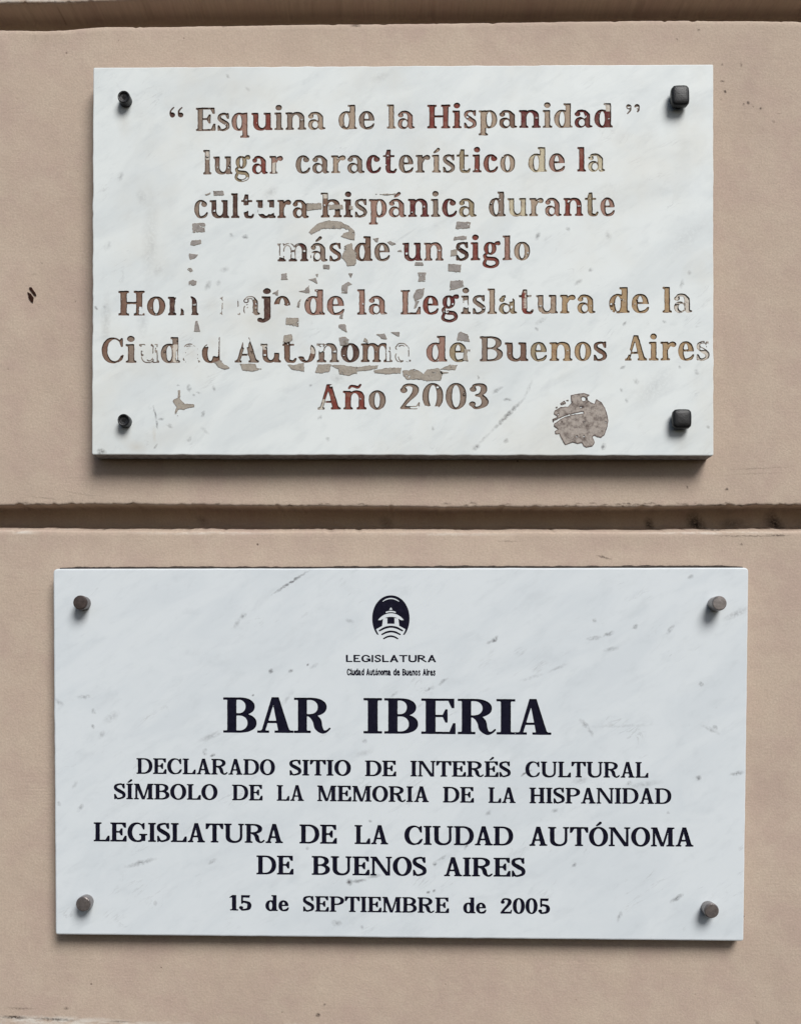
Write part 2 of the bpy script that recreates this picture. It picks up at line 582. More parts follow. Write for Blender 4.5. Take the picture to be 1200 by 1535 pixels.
def word_field(S, text, x0, x1, yb0, yb1, cap, step, gap=None, cells=None):
    """field in photo pixels of one word between x0 and x1, standing on a baseline from yb0 to yb1.
    returns (X array, Y array, field, [(a, b)] horizontal extent of each letter)"""
    gl = [glyph_cached(S, c) for c in text]
    k = cap / 100.0
    gap = (8.0 if S.X == 75 else 13.0 if S.sans else 4.0) if gap is None else gap
    if cells is None:
        nat = [b - a for _, a, b in gl]
        tot = sum(nat) + gap * (len(gl) - 1)
        sx = (x1 - x0) / tot
        cells, x = [], x0
        for n in nat:
            cells.append((x, x + n * sx))
            x += (n + gap) * sx
    top = min(yb0, yb1) - cap * 1.42
    bot = max(yb0, yb1) + cap * .42
    xs = np.arange(x0 - 4, x1 + 4 + step, step)
    ys = np.arange(top, bot + step, step)
    XX, YY = np.meshgrid(xs, ys)
    base = yb0 + (yb1 - yb0) * (XX - x0) / (x1 - x0)
    out = np.full(XX.shape, -50.0)
    for (f, ga, gb), (a, b) in zip(gl, cells):
        sx = (b - a) / (gb - ga)
        gx = ga + (XX - a) / sx
        gy = (base - YY) / k
        v = bilin(f, (gx - GX0) / GSTEP, (gy - GY0) / GSTEP) * (k * .5 + sx * .5)
        v = np.where((gx < GX0 + 1) | (gx > GX1 - 2) | (gy < GY0 + 1) | (gy > GY1 - 2), -50.0, v)
        out = np.maximum(out, v)
    return XX, YY, out, cells


STONE_BOLD = Style(s=20, h=8.0, t=8.5, o=7.0, X=75, asc=103, desc=-31, br=5)
MODERN_BIG = Style(s=24, h=6.6, t=6.8, o=10.5, X=70, br=3)
MODERN = Style(s=20.5, h=9.4, t=8.2, o=8.0, X=68, asc=102, br=4)
SANS_WIDE = Style(s=15, h=14, t=0, o=0, X=74, sans=True)
SANS_NARROW = Style(s=18, h=14, t=0, o=0, X=76, sans=True)
# ---------------------------------------------------------------- inscriptions
# style, text, x from, x to, baseline at x from, baseline at x to, cap height (photo pixels)
B_ = STONE_BOLD
TEXT_OLD = [
    (B_, '“', 254, 275, 196.5, 196.5, 34.5), (B_, 'Esquina', 294, 487.5, 196.5, 194, 35), (B_, 'de', 507.5, 561.5, 193.7, 193.4, 35.5), (B_, 'la', 580, 621.5, 193, 192.7, 35.5),
    (B_, 'Hispanidad', 640.5, 917.5, 192.5, 191, 35.5), (B_, '”', 937.5, 958, 190.5, 190.3, 34.5),
    (B_, 'lugar', 305, 424, 261.5, 260.3, 35.5), (B_, 'característico', 443.5, 771.5, 260, 258, 35.5), (B_, 'de', 791.5, 846.5, 257.6, 257.2, 35.8), (B_, 'la', 865, 906, 257.2, 257, 35.8),
    (B_, 'cultura', 291.5, 462.5, 327, 326.6, 36), (B_, 'hispánica', 481, 713.5, 326, 324.7, 36), (B_, 'durante', 732.5, 921, 324.2, 323.5, 36),
    (B_, 'más', 416, 511.5, 392, 391.5, 36), (B_, 'de', 531, 584.5, 391.3, 391, 36), (B_, 'un', 603, 664.5, 391, 390.6, 36), (B_, 'siglo', 683, 794, 390.4, 389.8, 36),
    (B_, 'Homenaje', 178, 436, 473, 471.8, 37, [(178, 217), (221, 248), (252, 298), (302, 327), (330, 360), (365, 389.5), (386, 406), (411, 436)]),
    (B_, 'de', 456.5, 516.5, 472, 471.8, 37), (B_, 'la', 535.5, 580, 471.7, 471.5, 37), (B_, 'Legislatura', 600.5, 891.7, 471.5, 469.5, 37), (B_, 'de', 912.5, 972.5, 469.2, 468.9, 37.5), (B_, 'la', 992.5, 1036.5, 468.7, 468.5, 37.5),
    (B_, 'Ciudad', 153, 332, 544, 543.7, 37.5, [(153, 185.5), (189, 205), (209, 239), (241.5, 270), (274, 300), (303, 332)]),
    (B_, 'Autonoma', 351.5, 616, 543.6, 542.6, 37.5, [(351.5, 388), (391, 421), (422, 445), (446, 473), (475, 508), (511, 538.5), (541, 588), (592, 616)]),
    (B_, 'de', 639, 700, 542.2, 541.9, 37.5), (B_, 'Buenos', 719, 909, 541.7, 540.6, 37.5), (B_, 'Aires', 936, 1062.5, 540.6, 540, 37.5),
    (B_, 'Año', 476, 578, 614, 613.8, 37.5), (B_, '2003', 599.5, 731.7, 613.5, 613, 38.5),
]
LINES_OLD = [6, 4, 3, 4, 6, 5, 2]
G_, M_ = MODERN_BIG, MODERN
TEXT_NEW = [
    (SANS_WIDE, 'LEGISLATURA', 518.7, 653, 992.3, 992.6, 10.4),
    (SANS_NARROW, 'Ciudad', 520, 545.5, 1012.2, 1012.3, 9.6), (SANS_NARROW, 'Autónoma', 549, 585.5, 1012.3, 1012.4, 9.6), (SANS_NARROW, 'de', 589.5, 599, 1012.4, 1012.4, 9.6), (SANS_NARROW, 'Buenos', 603, 629.5, 1012.5, 1012.6, 9.6), (SANS_NARROW, 'Aires', 633.5, 652, 1012.6, 1012.7, 9.6),
    (G_, 'BAR', 335, 495.5, 1098.3, 1099, 53, [(335, 384.3), (385.5, 440.3), (441, 495.5)]),
    (G_, 'IBERIA', 545, 826, 1099.5, 1101.7, 53.2, [(545, 572), (576, 626), (631.5, 682), (686, 743), (744, 771.3), (771.5, 826)]),
    (M_, 'DECLARADO', 205, 412, 1160, 1162, 23.6), (M_, 'SITIO', 433.7, 525.7, 1162.4, 1163, 23.6), (M_, 'DE', 547, 593.7, 1163.5, 1163.9, 23.6), (M_, 'INTERÉS', 615, 765, 1164, 1165, 23.6), (M_, 'CULTURAL', 787, 971, 1165, 1166, 23.6),
    (M_, 'SÍMBOLO', 171, 326, 1198, 1199.3, 23.6), (M_, 'DE', 348, 393.7, 1199.7, 1200.1, 23.6), (M_, 'LA', 415, 455.5, 1200.4, 1200.8, 23.6), (M_, 'MEMORIA', 475.5, 642.5, 1201, 1202.6, 23.6), (M_, 'DE', 663.7, 710, 1203, 1203.4, 23.6), (M_, 'LA', 731.7, 772.5, 1203.7, 1204, 23.6), (M_, 'HISPANIDAD', 793, 1005.5, 1204.2, 1205.3, 23.6),
    (M_, 'LEGISLATURA', 141, 424, 1261.2, 1264, 28.6), (M_, 'DE', 449, 505, 1264.4, 1265, 28.6), (M_, 'LA', 531.5, 581.5, 1265.3, 1265.9, 28.6), (M_, 'CIUDAD', 606, 768.7, 1266.3, 1267.7, 28.6), (M_, 'AUTÓNOMA', 792.7, 1038.5, 1268, 1269.2, 28.6),
    (M_, 'DE', 384.7, 440, 1310.7, 1311.2, 28.4), (M_, 'BUENOS', 467.5, 639, 1311.5, 1313.2, 28.4), (M_, 'AIRES', 665, 787, 1313.5, 1314.5, 28.4),
    (M_, '15', 344, 377, 1364.8, 1365.2, 23.3), (M_, 'de', 398, 433, 1365.5, 1365.8, 23.3), (M_, 'SEPTIEMBRE', 454, 672.7, 1366.4, 1368.8, 23.3), (M_, 'de', 694, 728.5, 1369, 1369.3, 23.3), (M_, '2005', 749.5, 823.8, 1369.5, 1370.2, 23.3),
]
LINES_NEW = [1, 5, 1, 1, 5, 7, 5, 3, 5]
# ---------------------------------------------------------------- materials
class NT:
    """terse node-tree builder"""
    def __init__(self, name):
        self.m = bpy.data.materials.new(name)
        self.m.use_nodes = True
        self.t = self.m.node_tree
        self.b = self.t.nodes["Principled BSDF"]

    def n(self, kind, **kw):
        nd = self.t.nodes.new(kind)
        for k, v in kw.items():
            if k in nd.inputs:
                self.set(nd.inputs[k], v)
            else:
                setattr(nd, k, v)
        return nd

    def set(self, sock, v):
        if isinstance(v, bpy.types.NodeSocket):
            self.t.links.new(v, sock)
        else:
            sock.default_value = v

    def math(self, op, a, b=None, clamp=False):
        nd = self.t.nodes.new("ShaderNodeMath")
        nd.operation = op
        nd.use_clamp = clamp
        self.set(nd.inputs[0], a)
        if b is not None:
            self.set(nd.inputs[1], b)
        return nd.outputs[0]

    def vmath(self, op, a, b=None, scale=None):
        nd = self.t.nodes.new("ShaderNodeVectorMath")
        nd.operation = op
        self.set(nd.inputs[0], a)
        if b is not None:
            self.set(nd.inputs[1], b)
        if scale is not None:
            self.set(nd.inputs[3], scale)
        return nd.outputs[0]

    def noise(self, vec, scale, detail=4.0, rough=0.55, dist=0.0):
        nd = self.t.nodes.new("ShaderNodeTexNoise")
        self.set(nd.inputs["Vector"], vec)
        nd.inputs["Scale"].default_value = scale
        nd.inputs["Detail"].default_value = detail
        nd.inputs["Roughness"].default_value = rough
        nd.inputs["Distortion"].default_value = dist
        return nd.outputs["Fac"]

    def ramp(self, fac, lo, hi, a=0.0, b=1.0):
        nd = self.t.nodes.new("ShaderNodeMapRange")
        nd.interpolation_type = 'SMOOTHSTEP'
        self.set(nd.inputs[0], fac)
        for i, v in zip((1, 2, 3, 4), (lo, hi, a, b)):
            nd.inputs[i].default_value = v
        return nd.outputs[0]

    def mix(self, fac, a, b, blend='MIX'):
        nd = self.t.nodes.new("ShaderNodeMix")
        nd.data_type = 'RGBA'
        nd.blend_type = blend
        self.set(nd.inputs[0], fac)
        for s, v in ((nd.inputs[6], a), (nd.inputs[7], b)):
            self.set(s, v if isinstance(v, bpy.types.NodeSocket) else (*v[:3], 1.0))
        return nd.outputs[2]

    def mapping(self, vec, scale=(1, 1, 1), rot=(0, 0, 0), loc=(0, 0, 0)):
        nd = self.t.nodes.new("ShaderNodeMapping")
        self.set(nd.inputs[0], vec)
        nd.inputs[1].default_value = loc
        nd.inputs[2].default_value = rot
        nd.inputs[3].default_value = scale
        return nd.outputs[0]

    def coords(self):
        """object coordinates in photo pixels, x right, z up"""
        tc = self.t.nodes.new("ShaderNodeTexCoord")
        return self.vmath('SCALE', tc.outputs["Object"], scale=1.0 / K)

    def bump(self, height, strength=0.3, dist=0.001, normal=None):
        nd = self.t.nodes.new("ShaderNodeBump")
        nd.inputs["Strength"].default_value = strength
        nd.inputs["Distance"].default_value = dist
        self.set(nd.inputs["Height"], height)
        if normal is not None:
            self.set(nd.inputs["Normal"], normal)
        return nd.outputs[0]

    def out(self, color=None, rough=None, normal=None, spec=None, metal=None):
        for k, v in (("Base Color", color), ("Roughness", rough), ("Normal", normal), ("Specular IOR Level", spec), ("Metallic", metal)):
            if v is not None:
                if k == "Base Color" and not isinstance(v, bpy.types.NodeSocket):
                    v = (*v[:3], 1.0)
                self.set(self.b.inputs[k], v)
        return self.m


def streaks(nt, vec, org, Y, marks):
    """strongest of many soft marks (ax, ay, bx, by, width, strength), given in photo pixels on the plane Y"""
    tot = None
    for ax, ay, bx, by, w, s in marks:
        a = (W(ax, ay, Y) - org) / K
        b = (W(bx, by, Y) - org) / K
        dx, dz = b.x - a.x, b.z - a.z
        mp = nt.t.nodes.new("ShaderNodeMapping")
        mp.vector_type = 'TEXTURE'
        mp.inputs[1].default_value = ((a.x + b.x) / 2, 0, (a.z + b.z) / 2)
        mp.inputs[2].default_value = (0, -math.atan2(dz, dx), 0)
        mp.inputs[3].default_value = (math.hypot(dx, dz) / 2 + w, 1, w)
        nt.t.links.new(vec, mp.inputs[0])
        gr = nt.t.nodes.new("ShaderNodeTexGradient")
        gr.gradient_type = 'SPHERICAL'
        nt.t.links.new(mp.outputs[0], gr.inputs[0])
        g = nt.math('MULTIPLY', gr.outputs["Fac"], s * 1.25, True)
        tot = g if tot is None else nt.math('MAXIMUM', tot, g)
    return tot


def flat(nt, vec):
    """drop the depth coordinate"""
    return nt.vmath('MULTIPLY', vec, (1, 0, 1))


def marble(name, org, Y, tint, grey, marks, stains=(), seed=0.0, vein=0.5, dirt=0.0):
    nt = NT(name)
    p = nt.vmath('ADD', nt.coords(), (seed, 0, seed * .37))
    q = flat(nt, nt.coords())
    # cloudy grain drawn out along the rising diagonal
    dia = nt.mapping(nt.mapping(p, rot=(0, math.radians(33), 0)), scale=(0.75, 1, 1.9))
    c1 = nt.ramp(nt.noise(dia, .0075, 5, .6, .8), .40, .66)
    c2 = nt.ramp(nt.noise(dia, .030, 5, .65, .4), .48, .78)
    col = nt.mix(nt.math('MULTIPLY', c1, .62), tint, grey)
    col = nt.mix(nt.math('MULTIPLY', c2, .40), col, [v * .86 for v in grey])
    # thin broken veins: narrow band of a stretched noise, gated by a patchy mask
    dv = nt.mapping(nt.mapping(p, rot=(0, math.radians(36), 0)), scale=(0.5, 1, 2.6))
    v = nt.noise(dv, .011, 6, .6, 1.2)
    band = nt.ramp(nt.math('ABSOLUTE', nt.math('SUBTRACT', v, .5)), .0, .016, 1.0, 0.0)
    gate = nt.ramp(nt.noise(p, .017, 3, .6), .56, .72)
    col = nt.mix(nt.math('MULTIPLY', nt.math('MULTIPLY', band, gate), vein), col, (.30, .31, .32))
    # small flecks
    fl = nt.ramp(nt.noise(nt.mapping(nt.mapping(p, rot=(0, math.radians(38), 0)), scale=(.6, 1, 1.5)), .075, 3, .55), .70, .80)
    gate2 = nt.ramp(nt.noise(p, .012, 2), .50, .68)
    col = nt.mix(nt.math('MULTIPLY', nt.math('MULTIPLY', fl, gate2), .28), col, (.33, .34, .35))
    # the marks one can point at
    wob = nt.n("ShaderNodeTexNoise", Vector=q, Scale=.16, Detail=3.0)
    qq = nt.vmath('ADD', q, nt.vmath('SCALE', nt.vmath('SUBTRACT', wob.outputs["Color"], (.5, .5, .5)), scale=6.0))
    if marks:
        m = streaks(nt, flat(nt, qq), org, Y, marks)
        br = nt.ramp(nt.noise(q, .22, 3, .6), .34, .58, .25, 1.0)
        col = nt.mix(nt.math('MULTIPLY', m, br), col, (.105, .105, .11))
    if stains:
        m = streaks(nt, flat(nt, qq), org, Y, stains)
        col = nt.mix(m, col, (.44, .38, .29))
    if dirt:
        dd = nt.ramp(nt.noise(p, .006, 4, .6), .46, .74)
        col = nt.mix(nt.math('MULTIPLY', dd, dirt), col, (.56, .51, .41))
    h = nt.math('ADD', nt.noise(p, .02, 3), nt.math('MULTIPLY', nt.noise(p, .35, 3), .10))
    rough = nt.ramp(nt.noise(p, .03, 3), .3, .7, .42, .58)
    return nt.out(col, rough, nt.bump(h, .10, .0012), spec=.26)


def plaster(name, org, base, pink, pale, dirt_marks=(), white_marks=(), grime=0.0):
    nt = NT(name)
    p = nt.coords()
    q = flat(nt, p)
    a = nt.ramp(nt.noise(q, .0095, 6, .68, .3), .40, .64)
    b = nt.ramp(nt.noise(nt.vmath('ADD', q, (311, 0, 97)), .019, 6, .68), .42, .66)
    col = nt.mix(nt.math('MULTIPLY', a, .65), base, pink)
    col = nt.mix(nt.math('MULTIPLY', b, .60), col, pale)
    s1 = nt.ramp(nt.noise(nt.mapping(nt.vmath('ADD', q, (77, 0, 500)), scale=(1.0, 1, .55)), .0045, 6, .7, .4), .47, .70)
    col = nt.mix(nt.math('MULTIPLY', s1, .20), col, [v * .66 for v in pink])
    # horizontal trowel drag
    st = nt.noise(nt.mapping(q, scale=(.05, 1, 1.0)), .22, 4, .6)
    stg = nt.ramp(nt.noise(q, .008, 2), .50, .70)
    col = nt.mix(nt.math('MULTIPLY', nt.math('MULTIPLY', nt.ramp(st, .58, .74), stg), .20), col, [v * .62 for v in base])
    # fine grain and pinholes
    gr = nt.noise(q, .32, 3, .6)
    col = nt.mix(nt.ramp(gr, .32, .70, 0.0, .40), col, [v * .70 for v in base])
    vo = nt.n("ShaderNodeTexVoronoi", Vector=q, Scale=.055)
    vr = nt.ramp(nt.noise(q, .02, 2), .52, .66)
    sep = nt.n("ShaderNodeSeparateColor", Color=vo.outputs["Color"])
    big = nt.ramp(sep.outputs[0], .72, .80)
    pin = nt.math('MULTIPLY', nt.math('MULTIPLY', nt.ramp(vo.outputs["Distance"], .045, .12, 1.0, 0.0), vr), big)
    col = nt.mix(nt.math('MULTIPLY', pin, .75), col, (.06, .035, .025))
    wob = nt.n("ShaderNodeTexNoise", Vector=q, Scale=.2, Detail=3.0)
    qq = flat(nt, nt.vmath('ADD', q, nt.vmath('SCALE', nt.vmath('SUBTRACT', wob.outputs["Color"], (.5, .5, .5)), scale=5.0)))
    if white_marks:
        m = streaks(nt, qq, org, 0.0, white_marks)
        br = nt.ramp(nt.noise(nt.mapping(q, scale=(.3, 1, 1)), .12, 4, .65), .36, .60)
        col = nt.mix(nt.math('MULTIPLY', m, br), col, (.62, .58, .52))
    if dirt_marks:
        m = streaks(nt, qq, org, 0.0, dirt_marks)
        br = nt.ramp(nt.noise(q, .25, 3, .6), .30, .55, .3, 1.0)
        col = nt.mix(nt.math('MULTIPLY', m, br), col, (.035, .022, .016))
    h = nt.math('ADD', nt.math('MULTIPLY', nt.noise(q, .045, 5, .6), .9), nt.math('ADD', nt.math('MULTIPLY', nt.math('MULTIPLY', st, stg), .40), nt.math('MULTIPLY', gr, .42)))
    h = nt.math('SUBTRACT', h, nt.math('MULTIPLY', pin, .9))
    return nt.out(col, .80, nt.bump(h, .38, .0011), spec=.25)


def paint_floor():
    """what is left of the paint in the old carved letters"""
    nt = NT("faded_letter_paint")
    p = flat(nt, nt.coords())
    at = nt.n("ShaderNodeAttribute", attribute_name="paint")
    col = at.outputs["Color"]
    n1 = nt.ramp(nt.noise(p, .085, 4, .6), .40, .70)
    col = nt.mix(nt.math('MULTIPLY', n1, .28), col, srgb(160, 142, 122))
    n2 = nt.ramp(nt.noise(nt.vmath('ADD', p, (71, 0, 33)), .055, 4, .6), .53, .72)
    col = nt.mix(nt.math('MULTIPLY', n2, .50), col, srgb(100, 40, 35))
    n3 = nt.ramp(nt.noise(nt.vmath('ADD', p, (19, 0, 5)), .22, 3, .6), .56, .76)
    col = nt.mix(nt.math('MULTIPLY', n3, .55), col, srgb(58, 40, 34))
    n4 = nt.ramp(nt.noise(nt.vmath('ADD', p, (9, 0, 150)), .30, 3, .6), .62, .74)
    col = nt.mix(nt.math('MULTIPLY', n4, .35), col, srgb(196, 190, 178))
    return nt.out(col, .75, nt.bump(nt.noise(p, .35, 3), .4, .0006), spec=.25)


def paint_edge():
    nt = NT("old_dark_paint")
    p = flat(nt, nt.coords())
    at = nt.n("ShaderNodeAttribute", attribute_name="paint")
    n1 = nt.ramp(nt.noise(p, .12, 4, .6), .38, .68)
    col = nt.mix(nt.math('MULTIPLY', n1, .80), srgb(76, 60, 51), at.outputs["Color"])
    return nt.out(col, .7, spec=.25)


def simple(name, color, rough=.6, metal=0.0, spec=.4, var=.25, scale=.2, bump=.3):
    nt = NT(name)
    p = nt.coords()
    n1 = nt.noise(p, scale, 4, .6)
    col = nt.mix(nt.ramp(n1, .35, .7), color, [c * (1 - var) for c in color])
    return nt.out(col, rough, nt.bump(nt.noise(p, scale * 2.5, 3), bump, .0004), spec, metal)


def residue_mat(name, base, dark, amount=.5):
    nt = NT(name)
    p = flat(nt, nt.coords())
    n1 = nt.ramp(nt.noise(p, .10, 5, .65), .42, .68)
    n2 = nt.ramp(nt.noise(nt.vmath('ADD', p, (40, 0, 11)), .28, 3, .6), .55, .75)
    col = nt.mix(nt.math('MULTIPLY', n1, amount), base, dark)
    col = nt.mix(nt.math('MULTIPLY', n2, .5), col, [v * .45 for v in dark])
    return nt.out(col, .85, nt.bump(nt.noise(p, .3, 3), .5, .0005), spec=.2)


# ---------------------------------------------------------------- contours and carved surfaces
def contour(XX, YY, F, level):
    """marching squares: (list of points, list of edges)"""
    v = F - level
    ny, nx = v.shape
    s = v > 0
    a, b, c, d = s[:-1, :-1], s[:-1, 1:], s[1:, 1:], s[1:, :-1]
    code = a * 1 + b * 2 + c * 4 + d * 8
    js, is_ = np.nonzero((code > 0) & (code < 15))
    pts, idx, edges = [], {}, []

    def vert(j0, i0, j1, i1):
        k = (j0, i0, j1, i1)
        if k not in idx:
            p, q = v[j0, i0], v[j1, i1]
            t = p / (p - q) if p != q else .5
            t = min(max(t, .06), .94)
            idx[k] = len(pts)
            pts.append((XX[j0, i0] * (1 - t) + XX[j1, i1] * t, YY[j0, i0] * (1 - t) + YY[j1, i1] * t))
        return idx[k]
    T = {1: 'LT', 2: 'TR', 3: 'LR', 4: 'RB', 6: 'TB', 7: 'LB', 8: 'BL', 9: 'BT', 11: 'BR', 12: 'RL', 13: 'RT', 14: 'TL', 5: 'LTRB', 10: 'TRBL'}
    for j, i in zip(js.tolist(), is_.tolist()):
        E = {'T': (j, i, j, i + 1), 'B': (j + 1, i, j + 1, i + 1), 'L': (j, i, j + 1, i), 'R': (j, i + 1, j + 1, i + 1)}
        w = T[int(code[j, i])]
        for k in range(0, len(w), 2):
            edges.append((vert(*E[w[k]]), vert(*E[w[k + 1]])))
    return pts, edges


def sample(XX, YY, F, x, y):
    sx = XX[0, 1] - XX[0, 0]
    sy = YY[1, 0] - YY[0, 0]
    return bilin(F, (np.asarray(x) - XX[0, 0]) / sx, (np.asarray(y) - YY[0, 0]) / sy)


def carve(XX, YY, F, inner):
    """triangulates the cell of one field. returns verts [(x, y, depth 0/1)], tris, zone per tri (0 face, 1 wall, 2 floor)"""
    x0, x1, y0, y1 = XX[0, 0], XX[0, -1], YY[0, 0], YY[-1, 0]
    P = [(x0, y0), (x1, y0), (x1, y1), (x0, y1)]
    Ed = [(0, 1), (1, 2), (2, 3), (3, 0)]
    dep = [0, 0, 0, 0]
    for lev, dp in ((0.0, 0), (inner, 1)):
        p, e = contour(XX, YY, F, lev)
        o = len(P)
        P += p
        dep += [dp] * len(p)
        Ed += [(a + o, b + o) for a, b in e]
    vo, _, fo, ov, _, _ = delaunay_2d_cdt([Vector(p) for p in P], Ed, [], 0, 1e-4)
    dz = [max([dep[k] for k in o], default=0) if o else 0 for o in ov]
    cx = np.array([sum(vo[k].x for k in f) / len(f) for f in fo])
    cy = np.array([sum(vo[k].y for k in f) / len(f) for f in fo])
    val = sample(XX, YY, F, cx, cy)
    zone = []
    for f, q in zip(fo, val):
        ds = [dz[k] for k in f]
        if all(ds):
            zone.append(2 if q > inner * .5 else 0)
        elif any(ds):
            zone.append(1)
        else:
            zone.append(0 if q <= 0 else 1)
    return [(v.x, v.y, z) for v, z in zip(vo, dz)], fo, zone


def field_polygon(XX, YY, pts):
    """signed distance of any simple polygon, positive inside"""
    d = np.full(XX.shape, 1e9)
    ins = np.zeros(XX.shape, bool)
    n = len(pts)
    for i in range(n):
        (xa, ya), (xb, yb) = pts[i], pts[(i + 1) % n]
        dx, dy = xb - xa, yb - ya
        L2 = dx * dx + dy * dy or 1e-9
        t = np.clip(((XX - xa) * dx + (YY - ya) * dy) / L2, 0, 1)
        d = np.minimum(d, np.hypot(XX - xa - t * dx, YY - ya - t * dy))
        if ya != yb:
            ins ^= ((ya > YY) != (yb > YY)) & (XX < (xb - xa) * (YY - ya) / (yb - ya) + xa)
    return np.where(ins, d, -d)


def relief(name, XX, YY, F, Y, thick, org, parent, mat, rim=None, rim_w=.9):
    """a thin raised patch whose outline is the zero level of F, standing thick off the plane Y"""
    P, Ed = contour(XX, YY, F, 0.0)
    if len(P) < 3:
        return None
    nrim = len(P)
    if rim is not None:
        p2, e2 = contour(XX, YY, F, rim_w)
        P = P + p2
        Ed = Ed + [(a + nrim, b + nrim) for a, b in e2]
    vo, _, fo, ov, _, _ = delaunay_2d_cdt([Vector(p) for p in P], Ed, [], 0, 1e-4)
    edge_v = [min(o, default=0) < nrim for o in ov]
    V, Fc, mi = [], [], []
    cx = np.array([sum(vo[k].x for k in f) / 3 for f in fo])
    cy = np.array([sum(vo[k].y for k in f) / 3 for f in fo])
    keep = sample(XX, YY, F, cx, cy) > 0
    n = len(vo)
    for v in vo:
        V.append(W(v.x, v.y, Y) - org + Vector((0, -thick, 0)))
    for v in vo:
        V.append(W(v.x, v.y, Y) - org)
    ecount = {}
    for f, k in zip(fo, keep):
        if not k:
            continue
        f = list(f)
        a, b, c = (V[q] for q in f)
        if (b - a).cross(c - a).y > 0:
            f.reverse()
        Fc.append(f)
        mi.append(1 if rim is not None and any(edge_v[q] for q in f) else 0)
        for q in range(3):
            ecount[(f[q], f[(q + 1) % 3])] = 1
    for (a, b) in list(ecount):
        if (b, a) not in ecount:
            Fc.append([b, a, a + n, b + n])
            mi.append(1 if rim is not None else 0)
    return link(name, mesh_of(V, Fc, mi), parent, [mat] + ([rim] if rim is not None else []))


def grid(x0, x1, y0, y1, step=0.9, pad=3):
    xs = np.arange(x0 - pad, x1 + pad + step, step)
    ys = np.arange(y0 - pad, y1 + pad + step, step)
    return np.meshgrid(xs, ys)


# ---------------------------------------------------------------- the wall
ORG_WALL = W(600, 1760, 0.0)
wall = empty("wall", ORG_WALL, "beige painted plaster wall with dark horizontal grooves carrying both marble plaques", "wall")
wall["kind"] = "structure"


def curve_of(pts):
    xs = [p[0] for p in pts]
    ys = [p[1] for p in pts]
    return lambda x: np.interp(x, xs, ys)


GROOVES = [  # upper edge, lower edge (photo pixels) along x
    (curve_of([(-300, 6), (0, 4.5), (110, 3.5), (160, 1), (300, -3), (1500, -8)]),
     curve_of([(-300, 46), (0, 45), (60, 46), (95, 45), (135, 41.5), (160, 39.5), (260, 39.5), (400, 37.5), (600, 35), (800, 32.5), (950, 31), (1100, 31), (1210, 32), (1500, 30)])),
    (curve_of([(-300, 759), (0, 758), (60, 757.5), (130, 756), (300, 757.5), (500, 759), (700, 760.5), (900, 760), (1000, 758.5), (1120, 757), (1200, 757), (1500, 757)]),
     curve_of([(-300, 794), (0, 794.5), (150, 796), (400, 796.5), (700, 797), (1000, 797.5), (1200, 796), (1500, 796)])),
    (curve_of([(-300, 1543), (0, 1543), (300, 1545), (1500, 1547)]),
     curve_of([(-300, 1582), (1500, 1584)])),
]
XS = np.arange(-330, 1531, 1.7)
nx = len(XS)
GD = 0.027


def edge_noise(seed, fine, coarse):
    z = np.zeros_like(XS)
    return coarse * vnoise(XS / 61.0, z + .3, seed, 2) + fine * vnoise(XS / 5.2, z + .7, seed + 5, 3)


def chips(seed, n, deep):
    rs = np.random.RandomState(seed)
    out = np.zeros_like(XS)
    for _ in range(n):
        c, w_, d_ = rs.uniform(-320, 1520), rs.uniform(2.2, 7), rs.uniform(.3, 1) ** 2 * deep
        out += d_ * np.clip(1 - np.abs((XS - c) / w_), 0, 1) ** .6
    return out


def relief_y(py, seed=3):
    """gentle unevenness of the plaster face, metres"""
    return 0.0005 * vnoise(XS / 150.0, np.full_like(XS, py / 120.0), seed, 2) + .00012 * vnoise(XS / 21.0, np.full_like(XS, py / 18.0), seed + 9, 2)


def strip(name, rows, mat):
    """rows: list of (py array, depth array) from top to bottom; one mesh"""
    V = []
    for py, yy in rows:
        k = K * (0.0 - CAM_Y) / D
        for x, p, y in zip(XS, py, yy):
            V.append(((x - FX) * k - ORG_WALL.x, y - ORG_WALL.y, CZ + (FY - p) * k - ORG_WALL.z))
    Fc = []
    for r in range(len(rows) - 1):
        for i in range(nx - 1):
            a = r * nx + i
            Fc.append((a, a + nx, a + nx + 1, a + 1))
    return link(name, mesh_of(V, Fc, smooth=True), wall, [mat])


